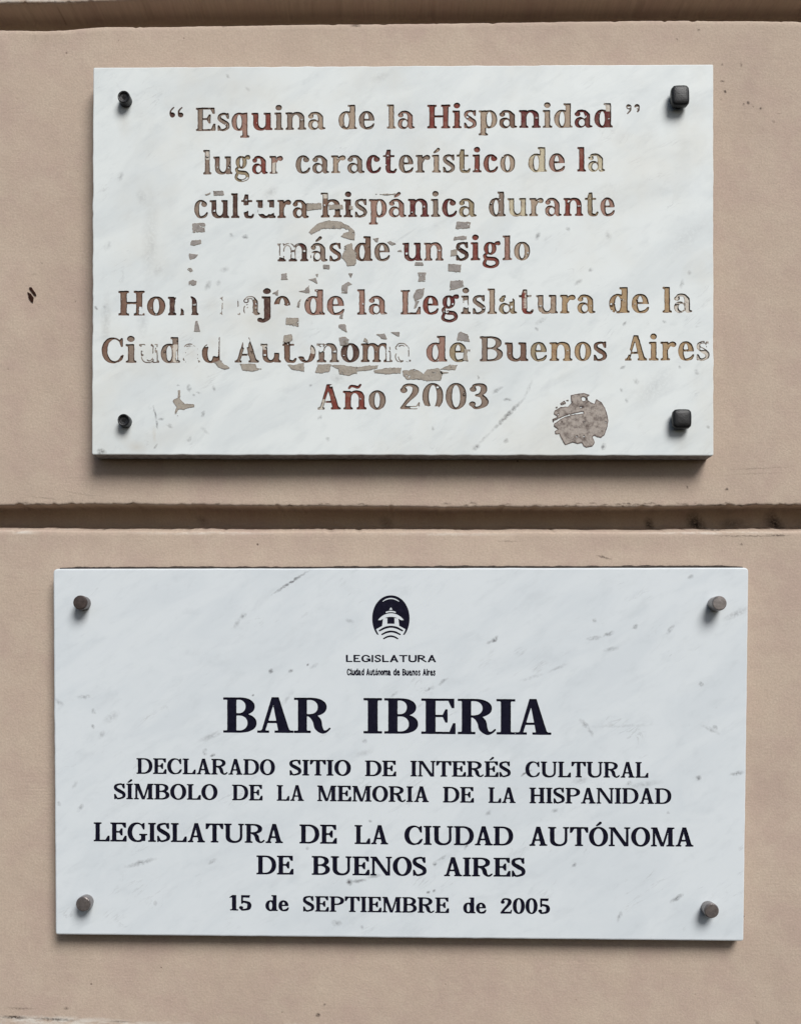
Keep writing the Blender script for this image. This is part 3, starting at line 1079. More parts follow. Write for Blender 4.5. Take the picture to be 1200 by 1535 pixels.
WALL_DIRT = [(44, 1526, 0, 1524, 3.2, .9), (44, 1526, 120, 1530, 3.0, .75), (160, 1531, 200, 1532, 2.2, .5), (55, 1512.5, 5, 1511, 2.2, .45), (98, 1511.5, 102, 1512, 3, .6),
             (477, 1521.5, 477, 1521.5, 4.2, 1), (486.5, 1506.5, 486, 1507, 2.6, .8), (423, 1518, 423, 1518, 2, .6), (1131, 1530, 1136, 1535, 4, .4),
             (1082, 97, 1082, 97, 2.6, .8), (1110, 95, 1110, 99, 2.2, .5), (1080, 121.5, 1084, 121.5, 2.2, .7), (1085.5, 137, 1086, 137, 2.8, .95), (1080, 149, 1080, 149, 2.2, .5),
             (1113.5, 156.5, 1113.5, 156.5, 2.4, .75), (1120.5, 153.5, 1121, 153.8, 3.0, 1), (1139.5, 162.3, 1140, 162.5, 2.6, .85), (1128, 160, 1128, 160, 2, .5), (1175, 140, 1175, 140, 2, .4),
             (1158, 182, 1160, 183, 2.6, .4), (1164, 170, 1170, 170, 2, .3), (113, 452, 113, 452, 2, .5), (893, 833, 916, 838, 2.2, .7), (1088, 733.5, 1089, 733.5, 3, .8), (1029, 730, 1030, 731, 2.2, .6),
             (1046, 45, 1046, 45, 2.5, .7), (1014, 59, 1014, 59, 2.5, .5), (178, 60, 178, 60, 2, .45), (525, 38, 540, 38.5, 2.6, .9), (332, 39, 343, 38, 2.4, .8), (1110, 816, 1111, 816, 2, .6),
             (1080, 705, 1195, 699, 1.5, .28), (1085, 712, 1180, 708, 1.4, .22), (90, 735, 150, 745, 1.8, .22), (95, 749, 40, 744, 1.8, .28), (740, 811, 780, 812, 1.8, .35), (1050, 803, 1190, 804, 1.6, .5), (1145, 802, 1185, 803, 2.0, .7),
             (45, 411, 57, 412, 2.5, .18), (62, 394, 64, 395, 2, .3)]
_rs = np.random.RandomState(5)
for _x in list(_rs.uniform(880, 1210, 34)) + list(_rs.uniform(-40, 880, 26)):      # crumbs along the middle groove's upper edge
    _y = 757.5 - _rs.uniform(-1, 3.5)
    _w = _rs.uniform(2, 7)
    WALL_DIRT.append((_x - _w, _y + _rs.uniform(-.8, .8), _x + _w, _y, _rs.uniform(1.2, 2.2), _rs.uniform(.3, .8)))
WALL_WHITE = [(-60, 1527, 210, 1533, 9, 1.0), (-60, 1534, 330, 1537, 7, 1.0), (420, 1536, 560, 1539, 5, .7), (-60, 0, 155, -1, 7, .8), (0, 797, 60, 798, 4, .7), (180, 799, 430, 800, 3.2, .45), (930, 799, 1200, 799, 3, .5), (520, 800, 800, 801, 3, .35)]
BASE, PINK, PALE = (.474, .376, .298), (.432, .322, .272), (.506, .416, .328)
M_PLASTER = plaster("beige_plaster", ORG_WALL, BASE, PINK, PALE, WALL_DIRT, WALL_WHITE)
GROOVE_DIRT = [(1054, 772, 1062, 784, 17, .85), (1100, 778, 1130, 776, 10, .4), (1174, 770, 1186, 786, 16, .85), (1064, 791, 1092, 793, 3.2, .9), (1180, 788, 1196, 789, 3, .9), (984, 774, 988, 786, 10, .75), (575, 774, 582, 780, 12, .4), (290, 770, 296, 774, 9, .35), (150, 789, 152, 791, 4, .6), (700, 790, 704, 792, 4, .5), (876, 788, 882, 791, 5, .5), (948, 789, 952, 791, 4, .5)]
GROOVE_WHITE = [(1066, 787, 1090, 788, 3.5, .9), (1180, 784, 1192, 784.5, 3, 1), (70, 792, 130, 793, 4, .25), (1110, 791, 1140, 790, 5, .3)]
M_GROOVE = plaster("groove_plaster", ORG_WALL, BASE, PINK, PALE, GROOVE_DIRT, GROOVE_WHITE)

groove_rows = []
for gi, (fu, fl) in enumerate(GROOVES):
    u = fu(XS) + edge_noise(20 + gi, .85, .9) * (1 + .7 * np.clip((XS - 880) / 150, 0, 1) * (gi == 1)) - chips(40 + gi, 70, 2.0)
    l = fl(XS) + edge_noise(60 + gi, .45, .7) + chips(80 + gi, 22, 1.6)
    groove_rows.append((u, l))
prev = None
Z = np.zeros_like(XS)


def course(top, bottom):
    """top: lower edge of the groove above (or a plain row), bottom: upper edge of the groove below"""
    rows = []
    if isinstance(top, float):
        rows.append((np.full_like(XS, top), relief_y(top)))
        y0 = top
    else:
        rows += [(top - 2.6, Z + .0050), (top - 1.0, Z + .0018), (top + .6, Z + .0004 + relief_y(0)), (top + 3.0, relief_y(3)), (top + 8, relief_y(9))]
        y0 = float(top.mean()) + 14
    y1 = bottom if isinstance(bottom, float) else float(bottom.mean()) - 18
    for p in np.linspace(y0 + 4, y1, max(3, int((y1 - y0) / 14))):
        rows.append((np.full_like(XS, p), relief_y(p)))
    if isinstance(bottom, float):
        pass
    else:
        rows += [(bottom - 9, relief_y(y1 + 9)), (bottom - 3.5, relief_y(y1 + 14)), (bottom - 1.3, relief_y(y1 + 17) + .0001), (bottom - .3, Z + .0007 + relief_y(y1 + 18)), (bottom + .1, Z + .0022)]
    strip("plaster_course", rows, M_PLASTER)


edges = [(-330.0, groove_rows[0][0]), (groove_rows[0][1], groove_rows[1][0]), (groove_rows[1][1], groove_rows[2][0]), (groove_rows[2][1], 1790.0)]
for t_, b_ in edges:
    course(t_, b_)
for gi, (u, l) in enumerate(groove_rows):
    rough_end = 1 + 1.6 * np.clip((XS - 930) / 120, 0, 1) * (gi == 1)
    dep = GD + .0012 * rough_end * vnoise(XS / 40.0, Z + gi, 90 + gi, 3)
    lump = 1.7 * rough_end * vnoise(XS / 22.0, Z + .5, 70 + gi, 4)
    strip("groove", [(u + .1, Z + .0022), (u - .4, Z + .007), (u - 1.5, dep - .004), (u - .5, dep - .0008), (u + 2.5, dep), ((u + l) / 2 - 1, dep + .0004), (l - 14 + lump, dep - .0002), (l - 11.4 + lump * .9, dep - .003),
                     (l - 8.6 + lump * .7, dep - .009), (l - 5.6 + lump * .4, Z + .0100), (l - 2.6, Z + .0050)], M_GROOVE)

M_DARK = simple("dark_chip", srgb(48, 27, 19), .9, spec=.1)
for pts in ([(44.3, 439.5), (47.6, 438), (55, 442.6), (53.2, 444)], [(41.8, 438.8), (44.5, 439.5), (51, 447.5), (50, 453.3), (47.2, 452.6), (42.6, 445)]):
    pass
XX, YY = grid(40, 57, 429, 455, .5)
F = np.maximum(field_polygon(XX, YY, [(44, 431.5), (47.5, 430.5), (51.5, 436), (55.3, 442.6), (53.4, 443.8), (48, 438)]),
               field_polygon(XX, YY, [(41.8, 438.3), (46.5, 440.5), (50.8, 446), (50, 453.6), (47, 452), (43.5, 446.5)])) + .5 * vnoise(XX / 3, YY / 3, 8)
relief("paint_chip", XX, YY, F, -.0003, .0004, ORG_WALL, wall, M_DARK)["label"] = "small dark brown chip in the plaster"

# ---------------------------------------------------------------- slabs
def slab_outline(corners, radii, jit, seed, step=7.0):
    """closed outline (photo pixels) of a hand-cut slab, clockwise from the top left"""
    pts = []
    n = 4
    for i in range(n):
        p0, p, p1 = (np.array(corners[(i + k) % n], float) for k in (-1, 0, 1))
        a = p + (p0 - p) / np.linalg.norm(p0 - p) * radii[i]
        b = p + (p1 - p) / np.linalg.norm(p1 - p) * radii[i]
        for t in np.linspace(0, 1, 5):
            pts.append((1 - t) ** 2 * a + 2 * t * (1 - t) * p + t * t * b)
        q = np.array(corners[(i + 1) % n], float)
        e = q + (p - q) / np.linalg.norm(p - q) * radii[(i + 1) % n]
        m = max(2, int(np.linalg.norm(e - b) / step))
        nrm = np.array([-(e - b)[1], (e - b)[0]]) / np.linalg.norm(e - b)
        for k in range(1, m):
            t = k / m
            r = b + (e - b) * t
            w_ = jit * float(vnoise(np.array([r[0] / 17.0 + 3 * i]), np.array([r[1] / 17.0]), seed, 3)[0]) * min(1, 4 * t, 4 * (1 - t))
            pts.append(r + nrm * w_)
    return pts


def inset(pts, d):
    n = len(pts)
    out = []
    for i in range(n):
        a, b, c = pts[i - 1], pts[i], pts[(i + 1) % n]
        t = (c - a) / (np.linalg.norm(c - a) or 1)
        out.append(b + np.array([-t[1], t[0]]) * d)
    return out


class Plaque:
    def __init__(self, label, thick, corners, radii, jit, seed, bevel):
        self.Y = -thick
        mid = (corners[2][0] + corners[3][0]) / 2
        self.org = W(mid, (corners[2][1] + corners[3][1]) / 2, self.Y)
        self.org.y = 0.0
        self.root = empty("marble_plaque", self.org, label, "plaque", "marble plaques screwed to the wall")
        self.out = slab_outline(corners, radii, jit, seed)
        self.bevel = bevel
        self.cells = []      # rectangles of carved words
        self.Vf, self.Ff = [], []   # carved cell surface that still is slab face

    def P(self, px, py, Y=None):
        return W(px, py, self.Y if Y is None else Y) - self.org

    def cell(self, XX, YY, verts, tris, zone, inner_depth):
        self.cells.append((XX[0, 0], XX[0, -1], YY[0, 0], YY[-1, 0]))
        o = len(self.Vf)
        self.Vf += [self.P(x, y) for x, y, z in verts]
        for f, z in zip(tris, zone):
            if z == 0:
                self.Ff.append([k + o for k in f])

    def build(self, mat, side=None):
        bv = self.bevel
        rings = [(self.out, -.0006), (self.out, self.Y + bv * K), (inset(self.out, bv * .3), self.Y + bv * K * .3), (inset(self.out, bv), self.Y)]
        V, Fc = [], []
        n = len(self.out)
        for pts, y in rings:
            for p in pts:
                q = self.P(p[0], p[1])
                V.append(Vector((q.x, y, q.z)))
        for r in range(3):
            for i in range(n):
                j = (i + 1) % n
                Fc.append([r * n + i, r * n + j, (r + 1) * n + j, (r + 1) * n + i])
        nside = n
        Fc.append(list(range(n)))
        # front face with a rectangular opening for every carved word
        P2 = [Vector(p) for p in rings[3][0]]
        E2 = [(i, (i + 1) % n) for i in range(n)]
        for x0, x1, y0, y1 in self.cells:
            o = len(P2)
            P2 += [Vector((x0, y0)), Vector((x1, y0)), Vector((x1, y1)), Vector((x0, y1))]
            E2 += [(o, o + 1), (o + 1, o + 2), (o + 2, o + 3), (o + 3, o)]
        vo, _, fo, _, _, _ = delaunay_2d_cdt(P2, E2, [], 1, 1e-4)
        o = len(V)
        V += [self.P(v.x, v.y) for v in vo]
        for f in fo:
            cx = sum(vo[k].x for k in f) / len(f)
            cy = sum(vo[k].y for k in f) / len(f)
            if any(a < cx < b and c < cy < d for a, b, c, d in self.cells):
                continue
            Fc.append([k + o for k in f])
        o = len(V)
        V += self.Vf
        Fc += [[k + o for k in f] for f in self.Ff]
        for f in Fc:                      # front faces look at -Y
            a, b, c = (V[k] for k in f[:3])
            nrm = (b - a).cross(c - a)
            if all(abs(V[k].y - self.Y) < 1e-6 for k in f) and nrm.y > 0:
                f.reverse()
        mi = [1 if side is not None and q < nside else 0 for q in range(len(Fc))]
        return link("slab", mesh_of(V, Fc, mi), self.root, [mat] + ([side] if side is not None else []))


def carve_lines(pl, words, lines, step, inner, depth, mats, tweak=None, colours=None, labels=None):
    """carves the inscription: one part per line of lettering"""
    k = 0
    for li, count in enumerate(lines):
        V, Fc, zi, pc = [], [], [], []
        for wi in range(k, k + count):
            w_ = words[wi]
            XX, YY, F, cells = word_field(*w_[:7], step, cells=w_[7] if len(w_) > 7 else None)
            if tweak:
                F = tweak(XX, YY, F, wi)
            small = w_[6] < 15
            ink = F > -1.6                      # trim the cell to the ink
            xs = np.nonzero(ink.any(axis=0))[0]
            ys = np.nonzero(ink.any(axis=1))[0]
            sl = (slice(max(ys[0] - 1, 0), ys[-1] + 2), slice(max(xs[0] - 1, 0), xs[-1] + 2))
            XX, YY, F = XX[sl], YY[sl], F[sl]
            verts, tris, zone = carve(XX, YY, F, inner * (.45 if small else 1))
            dp = depth * (.4 if small else 1)
            pl.cell(XX, YY, verts, tris, zone, dp)
            o = len(V)
            V += [pl.P(x, y) + Vector((0, dp * z, 0)) for x, y, z in verts]
            cs = colours[wi] if colours else None
            for f, z in zip(tris, zone):
                if z == 0:
                    continue
                f = list(f)
                a, b, c = (V[q + o] for q in f)
                if (b - a).cross(c - a).y > 0:
                    f.reverse()
                Fc.append([q + o for q in f])
                zi.append(z - 1)
                if cs:
                    cx = sum(verts[q][0] for q in f) / 3
                    d_ = [max(a_ - cx, cx - b_) for a_, b_ in cells]
                    cy = sum(verts[q][1] for q in f) / 3
                    key = cs[d_.index(min(d_))]
                    if any(kd == 'F' and x0_ < cx < x1_ and y0_ < cy < y1_ for kd, x0_, y0_, x1_, y1_ in WORN):
                        key = 'w'
                    elif any(kd == 'O' and x0_ < cx < x1_ and y0_ < cy < y1_ for kd, x0_, y0_, x1_, y1_ in WORN):
                        key = 'o'
                    pc.append(PAINT[key])
        k += count
        # drop unused vertices
        used = sorted({q for f in Fc for q in f})
        rm = {q: i for i, q in enumerate(used)}
        me = mesh_of([V[q] for q in used], [[rm[q] for q in f] for f in Fc], zi)
        if pc:
            at = me.color_attributes.new("paint", 'FLOAT_COLOR', 'CORNER')
            buf = []
            for c in pc:
                buf += [c[0], c[1], c[2], 1.0] * 3
            at.data.foreach_set("color", buf)
        o = link("lettering", me, pl.root, mats)
        if labels:
            o["label"] = labels[li]


def bolt_mesh(prof, n=28, squash=1.0):
    """lathe around -Y: prof is a list of (radius, y)"""
    V, Fc = [], []
    for r, y in prof:
        for i in range(n):
            a = 2 * math.pi * i / n
            V.append((r * math.cos(a), y, r * math.sin(a)))
    for j in range(len(prof) - 1):
        for i in range(n):
            a, b = j * n + i, j * n + (i + 1) % n
            Fc.append((a, a + n, b + n, b))
    Fc.append(tuple(reversed(range((len(prof) - 1) * n, len(prof) * n))))
    return V, Fc


# ---------------------------------------------------------------- older plaque
OLD = Plaque("older white marble plaque with four black bolts and worn brown carved lettering ending 2003", T_OLD,
             [(140, 101), (1068.5, 96.3), (1068.8, 683), (138, 681.5)], [2.5, 2.5, 3, 3], 1.0, 11, 1.5)
PAINT = {c: srgb(*v) for c, v in dict(t=(160, 142, 124), g=(146, 132, 106), y=(160, 135, 102), c=(188, 178, 152), b=(112, 86, 72), r=(116, 54, 45), m=(92, 34, 36), d=(74, 50, 44), p=(146, 112, 100), k=(128, 112, 100), w=(196, 189, 178), o=(168, 160, 150)).items()}
COLOURS = ['d', 'kkprkkt', 'tk', 'tp', 'rrptbmttmm', 'k', 'kkgrp', 'kktkmmkktkgrrt', 'cp', 'rc', 'kddddbb', 'bdkppmkmg', 'kctprgp', 'dkb', 'bk', 'mp', 'drrpt', 'bbdcckdb', 'pp', 'pp', 'prmkktgrtyy', 'yy', 'yg',
           'bkkkkb', 'kbbbkdbk', 'pg', 'kbgyyb', 'yyyyt', 'rrk', 'kkkk']
# worn places: 'X' gone, 'O' only traces of the outline left: (kind, x0, y0, x1, y1)
WORN = [('X', 362, 307, 383, 316.5), ('X', 387, 312, 411, 320), ('O', 413, 362, 448, 387), ('X', 264, 440, 287, 462), ('X', 264, 440, 270, 476), ('X', 275, 440, 287, 476), ('X', 299, 430, 329, 480), ('O', 329, 430, 363, 480), ('X', 334, 440, 356, 480),
        ('O', 364, 436, 380, 482), ('X', 367, 462, 378, 474), ('X', 410, 457.5, 440, 480), ('X', 209, 460, 213, 471), ('O', 206, 500, 241, 548), ('X', 215, 518, 219, 540), ('F', 259, 516, 272, 546), ('O', 264, 524, 273, 540), ('O', 272, 505, 302, 548), ('X', 279, 520, 296, 546),
        ('O', 303, 500, 334, 520), ('X', 312, 500, 327, 534), ('X', 364, 500, 373, 521), ('F', 390, 510, 405, 524), ('X', 408, 508, 424, 529), ('X', 444, 508, 465, 534), ('F', 465, 508, 475, 530), ('O', 474, 508, 490, 528), ('O', 578, 505, 618, 546), ('X', 596, 520, 611, 534),
        ('O', 600, 430, 612, 436), ('X', 757, 440, 768, 452), ('F', 786, 430, 804, 462), ('O', 794, 446, 806, 466), ('F', 1012, 438, 1040, 474), ('X', 936, 517, 944, 532), ('F', 1039, 510, 1068, 546), ('O', 1050, 510, 1066, 524), ('F', 474, 598, 489, 618), ('X', 638, 609.5, 656, 618), ('F', 303, 224, 316, 238), ('F', 408, 243, 426, 264),
        ('O', 362, 266, 378, 275), ('F', 903, 150, 920, 166), ('F', 480, 286, 494, 297), ('O', 690, 450, 702, 462), ('X', 466, 380, 470, 392), ('O', 615, 605, 630, 616), ('O', 938, 160, 960, 175), ('X', 534, 348, 542, 353), ('O', 560, 470, 580, 480)]


def wear(XX, YY, F, wi):
    F = F + .38 * vnoise(XX / 4.6, YY / 4.6, 31 + wi, 2) + .1
    nb = vnoise(XX / 5.5, YY / 5.5, 77 + wi, 3)
    # a few random pinholes and nibbled edges everywhere
    F = np.minimum(F, 7 * (.60 - vnoise(XX / 6.5, YY / 6.5, 140 + wi, 3)) + 1.0)
    for kind, x0, y0, x1, y1 in WORN:
        if x1 < XX[0, 0] or x0 > XX[0, -1] or y1 < YY[0, 0] or y0 > YY[-1, 0]:
            continue
        box = np.minimum(np.minimum(XX - x0, x1 - XX), np.minimum(YY - y0, y1 - YY)) + 2.6 * nb
        if kind == 'X':
            F = np.minimum(F, -box)
        elif kind == 'O':
            tr = np.minimum(F, np.minimum(1.7 - F, 3.2 * (nb + .20)))
            F = np.where(box > 0, tr, F)
    return F


M_PFLOOR, M_PEDGE = paint_floor(), paint_edge()
carve_lines(OLD, TEXT_OLD, LINES_OLD, .8, 1.45, .0007, [M_PEDGE, M_PFLOOR], wear, COLOURS,
            ["first line of worn brown and red carved letters in quotation marks"] + ["worn carved letters, line %s" % q for q in ("starting lugar", "starting cultura", "ending siglo", "starting with a half lost word", "ending Aires, its first words badly flaked", "ending 2003")])
OLD_VEINS = [(228, 290, 224, 430, 15, .15), (160, 440, 158, 520, 9, .2), (215, 468, 213, 500, 11, .15), (600, 200, 640, 175, 14, .10), (880, 320, 930, 280, 22, .12), (960, 600, 1000, 560, 22, .13), (1000, 380, 1060, 330, 20, .10), (735, 648, 786, 596, 4.0, .8), (711, 672, 716, 668, 5, .7), (716, 666, 735, 648, 3, .35), (786, 596, 797, 570, 3, .3), (739, 588, 751, 581, 4, .6), (756, 599, 765, 599, 3, .7), (716, 564, 717, 567, 2.6, .8), (757, 662, 758, 660, 4, .7),
             (862, 426, 870, 420, 4, .45), (884, 405, 885, 404, 4, .5), (935, 486, 937, 483, 3, .7), (994, 482, 996, 483, 3, .5), (930, 552, 935, 550, 3, .6), (804, 485, 818, 476, 4, .35), (803, 492, 804, 494, 3, .5), (952, 570, 953, 573, 5, .4), (930, 583, 931, 586, 3, .5), (1043, 557, 1044, 559, 4, .5), (1018, 550, 1018, 551, 3, .5), (938, 599, 939, 601, 3, .5),
             (803, 357, 807, 350, 4, .6), (850, 343, 851, 344, 4, .6), (910, 350, 912, 356, 6, .3), (230, 608, 235, 630, 2.2, .75), (235, 630, 236, 642, 2.4, .85), (231, 672, 236, 666, 2.4, .8), (238, 629, 247, 627, 1.8, .55), (305, 618, 303, 623, 3.6, .6), (283, 578, 284, 585, 4, .6), (320, 580, 321, 584, 3.4, .6), (266, 578, 268, 578, 2.4, .6), (252, 637, 257, 640, 4, .5), (283, 660, 285, 657, 4, .5), (295, 588, 300, 589, 2.2, .5), (290, 592, 291, 593, 2.6, .5), (300, 640, 313, 650, 3, .25), (150, 677, 155, 677, 6, .9),
             (340, 113, 343, 115, 3, .4), (370, 132, 372, 134, 4, .3), (225, 350, 230, 380, 9, .2), (235, 410, 238, 400, 8, .2), (180, 268, 182, 260, 5, .35), (210, 290, 214, 300, 9, .2), (160, 371, 163, 366, 6, .25), (400, 292, 412, 284, 8, .25), (346, 352, 347, 353, 4, .45), (366, 354, 370, 355, 4, .7), (144, 461, 145, 462, 3, .8), (157, 460, 158, 461, 3, .4), (560, 120, 580, 112, 8, .18), (1090, 300, 1091, 301, 3, .4), (1020, 430, 1022, 420, 4, .4), (1032, 408, 1033, 410, 4, .35), (1060, 640, 1061, 641, 3, .5), (904, 668, 904, 671, 5, .85), (480, 625, 478, 628, 4, .4), (491, 657, 492, 659, 4, .45), (648, 640, 649, 644, 3, .4), (465, 578, 467, 577, 3, .5), (500, 566, 510, 569, 8, .22), (309, 432, 314, 424, 5, .45), (340, 403, 333, 405, 5, .3), (327, 427, 328, 422, 4, .35)]
OLD_STAINS = [(312, 458, 322, 458, 15, .13), (338, 458, 352, 458, 15, .15), (420, 466, 430, 468, 12, .12), (222, 528, 230, 530, 16, .12), (286, 530, 290, 530, 15, .14), (455, 522, 458, 526, 14, .12), (318, 512, 320, 514, 12, .12), (600, 528, 606, 528, 13, .10), (300, 640, 190, 676, 26, .12), (195, 668, 215, 672, 14, .30), (760, 220, 1000, 330, 50, .04), (185, 165, 188, 200, 14, .16), (185, 648, 190, 664, 14, .18), (1017, 165, 1018, 205, 16, .10), (1020, 650, 1020, 670, 16, .12),
              (420, 470, 330, 480, 30, .10), (560, 545, 480, 560, 30, .08), (231, 640, 232, 668, 5, .30)]
M_MARBLE_OLD = marble("weathered_marble", OLD.org, OLD.Y, (.675, .710, .705), (.575, .615, .625), OLD_VEINS, OLD_STAINS, 40.0, .30, .24)
M_SAWN = simple("grimy_sawn_marble", (.40, .375, .37), .85, 0, .2, .45, .12, .6)
OLD.build(M_MARBLE_OLD, M_SAWN)

M_RES_TAN = residue_mat("tan_glue_residue", srgb(160, 152, 141), srgb(136, 127, 116), .6)
M_RES_GREY = residue_mat("grey_glue_residue", srgb(148, 142, 138), srgb(120, 114, 110), .6)
M_RIM = residue_mat("residue_rim", srgb(148, 140, 131), srgb(96, 88, 82), .8)
M_RIM2 = residue_mat("sticker_rim", srgb(120, 108, 102), srgb(56, 46, 46), 1.0)
M_STICKER = residue_mat("grey_brown_sticker_residue", srgb(164, 155, 147), srgb(100, 89, 84), .95)


def z6(ox, oy, pts, s=6.0):
    return [(ox + x / s, oy + y / s) for x, y in pts]


A_, B2, C2 = (320, 490), (480, 490), (620, 490)
RES = [  # material, outlines
    ('t', z6(460, 280, [(0, 150), (130, 148), (135, 200), (60, 205), (0, 215)])),
    ('t', z6(460, 280, [(195, 165), (320, 160), (325, 200), (200, 205)])),
    ('t', z6(460, 280, [(380, 165), (415, 180), (410, 205), (380, 205)])),
    ('t', z6(460, 280, [(20, 410), (50, 370), (110, 325), (200, 305), (300, 315), (370, 350), (420, 390), (435, 430), (425, 480), (300, 450), (330, 420), (385, 398), (330, 372), (230, 378), (150, 372), (90, 402), (40, 432)])),
    ('t', z6(460, 280, [(340, 530), (400, 510), (415, 560), (445, 600), (440, 680), (430, 708), (360, 710), (355, 680), (312, 640), (330, 590)])),
    ('t', z6(*A_, [(5, 318), (60, 300), (95, 335), (150, 370), (90, 385), (40, 355)])),
    ('t', z6(*A_, [(240, 335), (380, 333), (385, 372), (435, 378), (350, 402), (260, 390)])),
    ('t', z6(*A_, [(665, 338), (720, 345), (812, 325), (815, 402), (700, 380)])),
    ('t', z6(*A_, [(940, 340), (1058, 336), (1045, 400), (980, 415), (915, 408)])),
    ('t', z6(*B2, [(95, 345), (200, 345), (260, 355), (325, 362), (328, 395), (335, 430), (315, 415), (260, 437), (170, 425), (165, 385)])),
    ('t', z6(*B2, [(330, 364), (420, 350), (515, 347), (512, 372), (440, 390), (335, 398)])),
    ('t', z6(*B2, [(480, 392), (570, 376), (625, 366), (725, 370), (720, 415), (600, 426), (490, 410)])),
    ('t', z6(*B2, [(740, 393), (800, 388), (835, 380), (890, 395), (925, 420), (960, 385), (1060, 370), (1100, 420), (1080, 480), (960, 487), (870, 470), (780, 475), (742, 430)])),
    ('t', z6(*C2, [(240, 380), (320, 342), (388, 345), (370, 385), (300, 388)])),
    ('t', z6(*C2, [(235, 400), (310, 412), (250, 424)])),
    ('g', z6(280, 280, [(50, 330), (165, 325), (160, 405), (55, 410)])), ('g', z6(280, 280, [(40, 485), (130, 480), (128, 515), (60, 528), (35, 522)])), ('g', z6(280, 280, [(20, 602), (98, 612), (85, 640), (30, 655)])),
    ('g', z6(280, 280, [(240, 42), (330, 38), (335, 75), (245, 82)])), ('g', z6(280, 280, [(165, 70), (215, 50), (215, 62), (180, 80)])),
    ('g', z6(140, 390, [(845, 80), (880, 68), (900, 98), (875, 105)])), ('g', z6(140, 390, [(860, 195), (895, 178), (930, 190), (925, 222), (890, 232), (862, 222)])), ('g', z6(140, 390, [(920, 550), (938, 548), (960, 642), (905, 640)])),
    ('g', z6(620, 280, [(382, 315), (512, 318), (500, 372), (372, 380)])), ('g', z6(620, 280, [(365, 450), (472, 440), (475, 475), (358, 478)])), ('t', z6(620, 280, [(335, 570), (385, 565), (390, 615), (330, 625)])), 
    ('g', z6(500, 390, [(1032, 38), (1145, 40), (1138, 108), (1030, 100)])), ('g', z6(500, 390, [(1050, 190), (1155, 182), (1170, 235), (1110, 258), (1045, 268)])), ('g', z6(500, 390, [(755, 112), (832, 112), (820, 150), (825, 190), (755, 192), (768, 150)])),
    ('g', z6(500, 390, [(740, 265), (815, 255), (800, 330), (735, 370), (715, 330)])), ('g', z6(500, 390, [(735, 372), (765, 370), (745, 425), (722, 435)])), ('g', z6(500, 390, [(735, 20), (800, 22), (808, 48), (725, 46)])),
    ('g', z6(500, 390, [(135, 120), (172, 120), (155, 160)])), ('g', z6(500, 390, [(75, 230), (130, 195), (165, 215), (125, 235), (125, 295), (72, 295)])),
    ('g', z6(500, 390, [(45, 580), (105, 578), (120, 650), (50, 610)])), ('g', z6(500, 390, [(388, 668), (460, 660), (478, 712), (430, 705)])), ('g', z6(500, 390, [(512, 648), (592, 648), (588, 690)])), ('g', z6(500, 390, [(50, 700), (100, 690), (135, 715), (130, 760), (60, 770)])),
    ('g', z6(320, 390, [(612, 128), (655, 118), (668, 175), (610, 175)])), ('g', z6(320, 390, [(985, 42), (1045, 42), (1040, 80), (985, 78)])), ('g', z6(320, 390, [(855, 175), (920, 160), (935, 212), (890, 190)])), ('g', z6(320, 390, [(920, 130), (938, 125), (935, 152)])),
    ('g', z6(320, 390, [(770, 280), (820, 270), (858, 225), (862, 298)])), ('g', z6(320, 390, [(530, 300), (582, 270), (580, 320)])), ('g', z6(320, 390, [(760, 380), (785, 350), (770, 428), (750, 420)])), ('t', z6(320, 390, [(655, 520), (765, 520), (762, 598), (650, 575)])), ('g', z6(320, 390, [(1140, 480), (1165, 478), (1160, 525), (1135, 520)])),
    ('t', z6(320, 490, [(635, 75), (700, 68), (712, 120), (680, 140), (625, 140)])), ('g', z6(620, 490, [(395, 60), (420, 42), (480, 70), (505, 135), (445, 125), (390, 120)])), ('t', z6(620, 490, [(455, 200), (490, 205), (475, 245), (490, 310), (440, 300)])), ('g', z6(620, 490, [(488, 202), (508, 205), (500, 222)])),
    ('t', z6(480, 490, [(385, 130), (400, 100), (425, 120), (430, 145)])), ('g', z6(460, 280, [(590, 468), (645, 460), (635, 500), (620, 495)])), ('g', z6(460, 280, [(720, 500), (750, 488), (800, 515), (760, 525)])), ('g', z6(460, 280, [(815, 580), (840, 568), (860, 590)])), ('g', z6(460, 280, [(610, 66), (800, 62), (800, 72), (700, 76)])),
    ('t', z6(140, 560, [(762, 150), (785, 145), (780, 225), (815, 272), (910, 278), (905, 298), (850, 312), (810, 327), (765, 322), (750, 350), (762, 382), (742, 372), (735, 345), (750, 300), (710, 245), (740, 225), (765, 215)])),
]
for ri, (kind, pts) in enumerate(RES):
    xs = [p[0] for p in pts]
    ys = [p[1] for p in pts]
    big = max(xs) - min(xs) > 14
    XX, YY = grid(min(xs), max(xs), min(ys), max(ys), .7 if big else .55)
    F = field_polygon(XX, YY, pts) + (1.15 if big else .75) * vnoise(XX / 2.7, YY / 2.7, 300 + ri, 3) + .15
    F = np.minimum(F, 5 * (.56 - vnoise(XX / 4.2, YY / 4.2, 420 + ri, 3)))
    relief("residue_patch", XX, YY, F, OLD.Y, .00022, OLD.org, OLD.root, M_RES_TAN if kind == 't' else M_RES_GREY, M_RIM, 1.0 if big else .8)
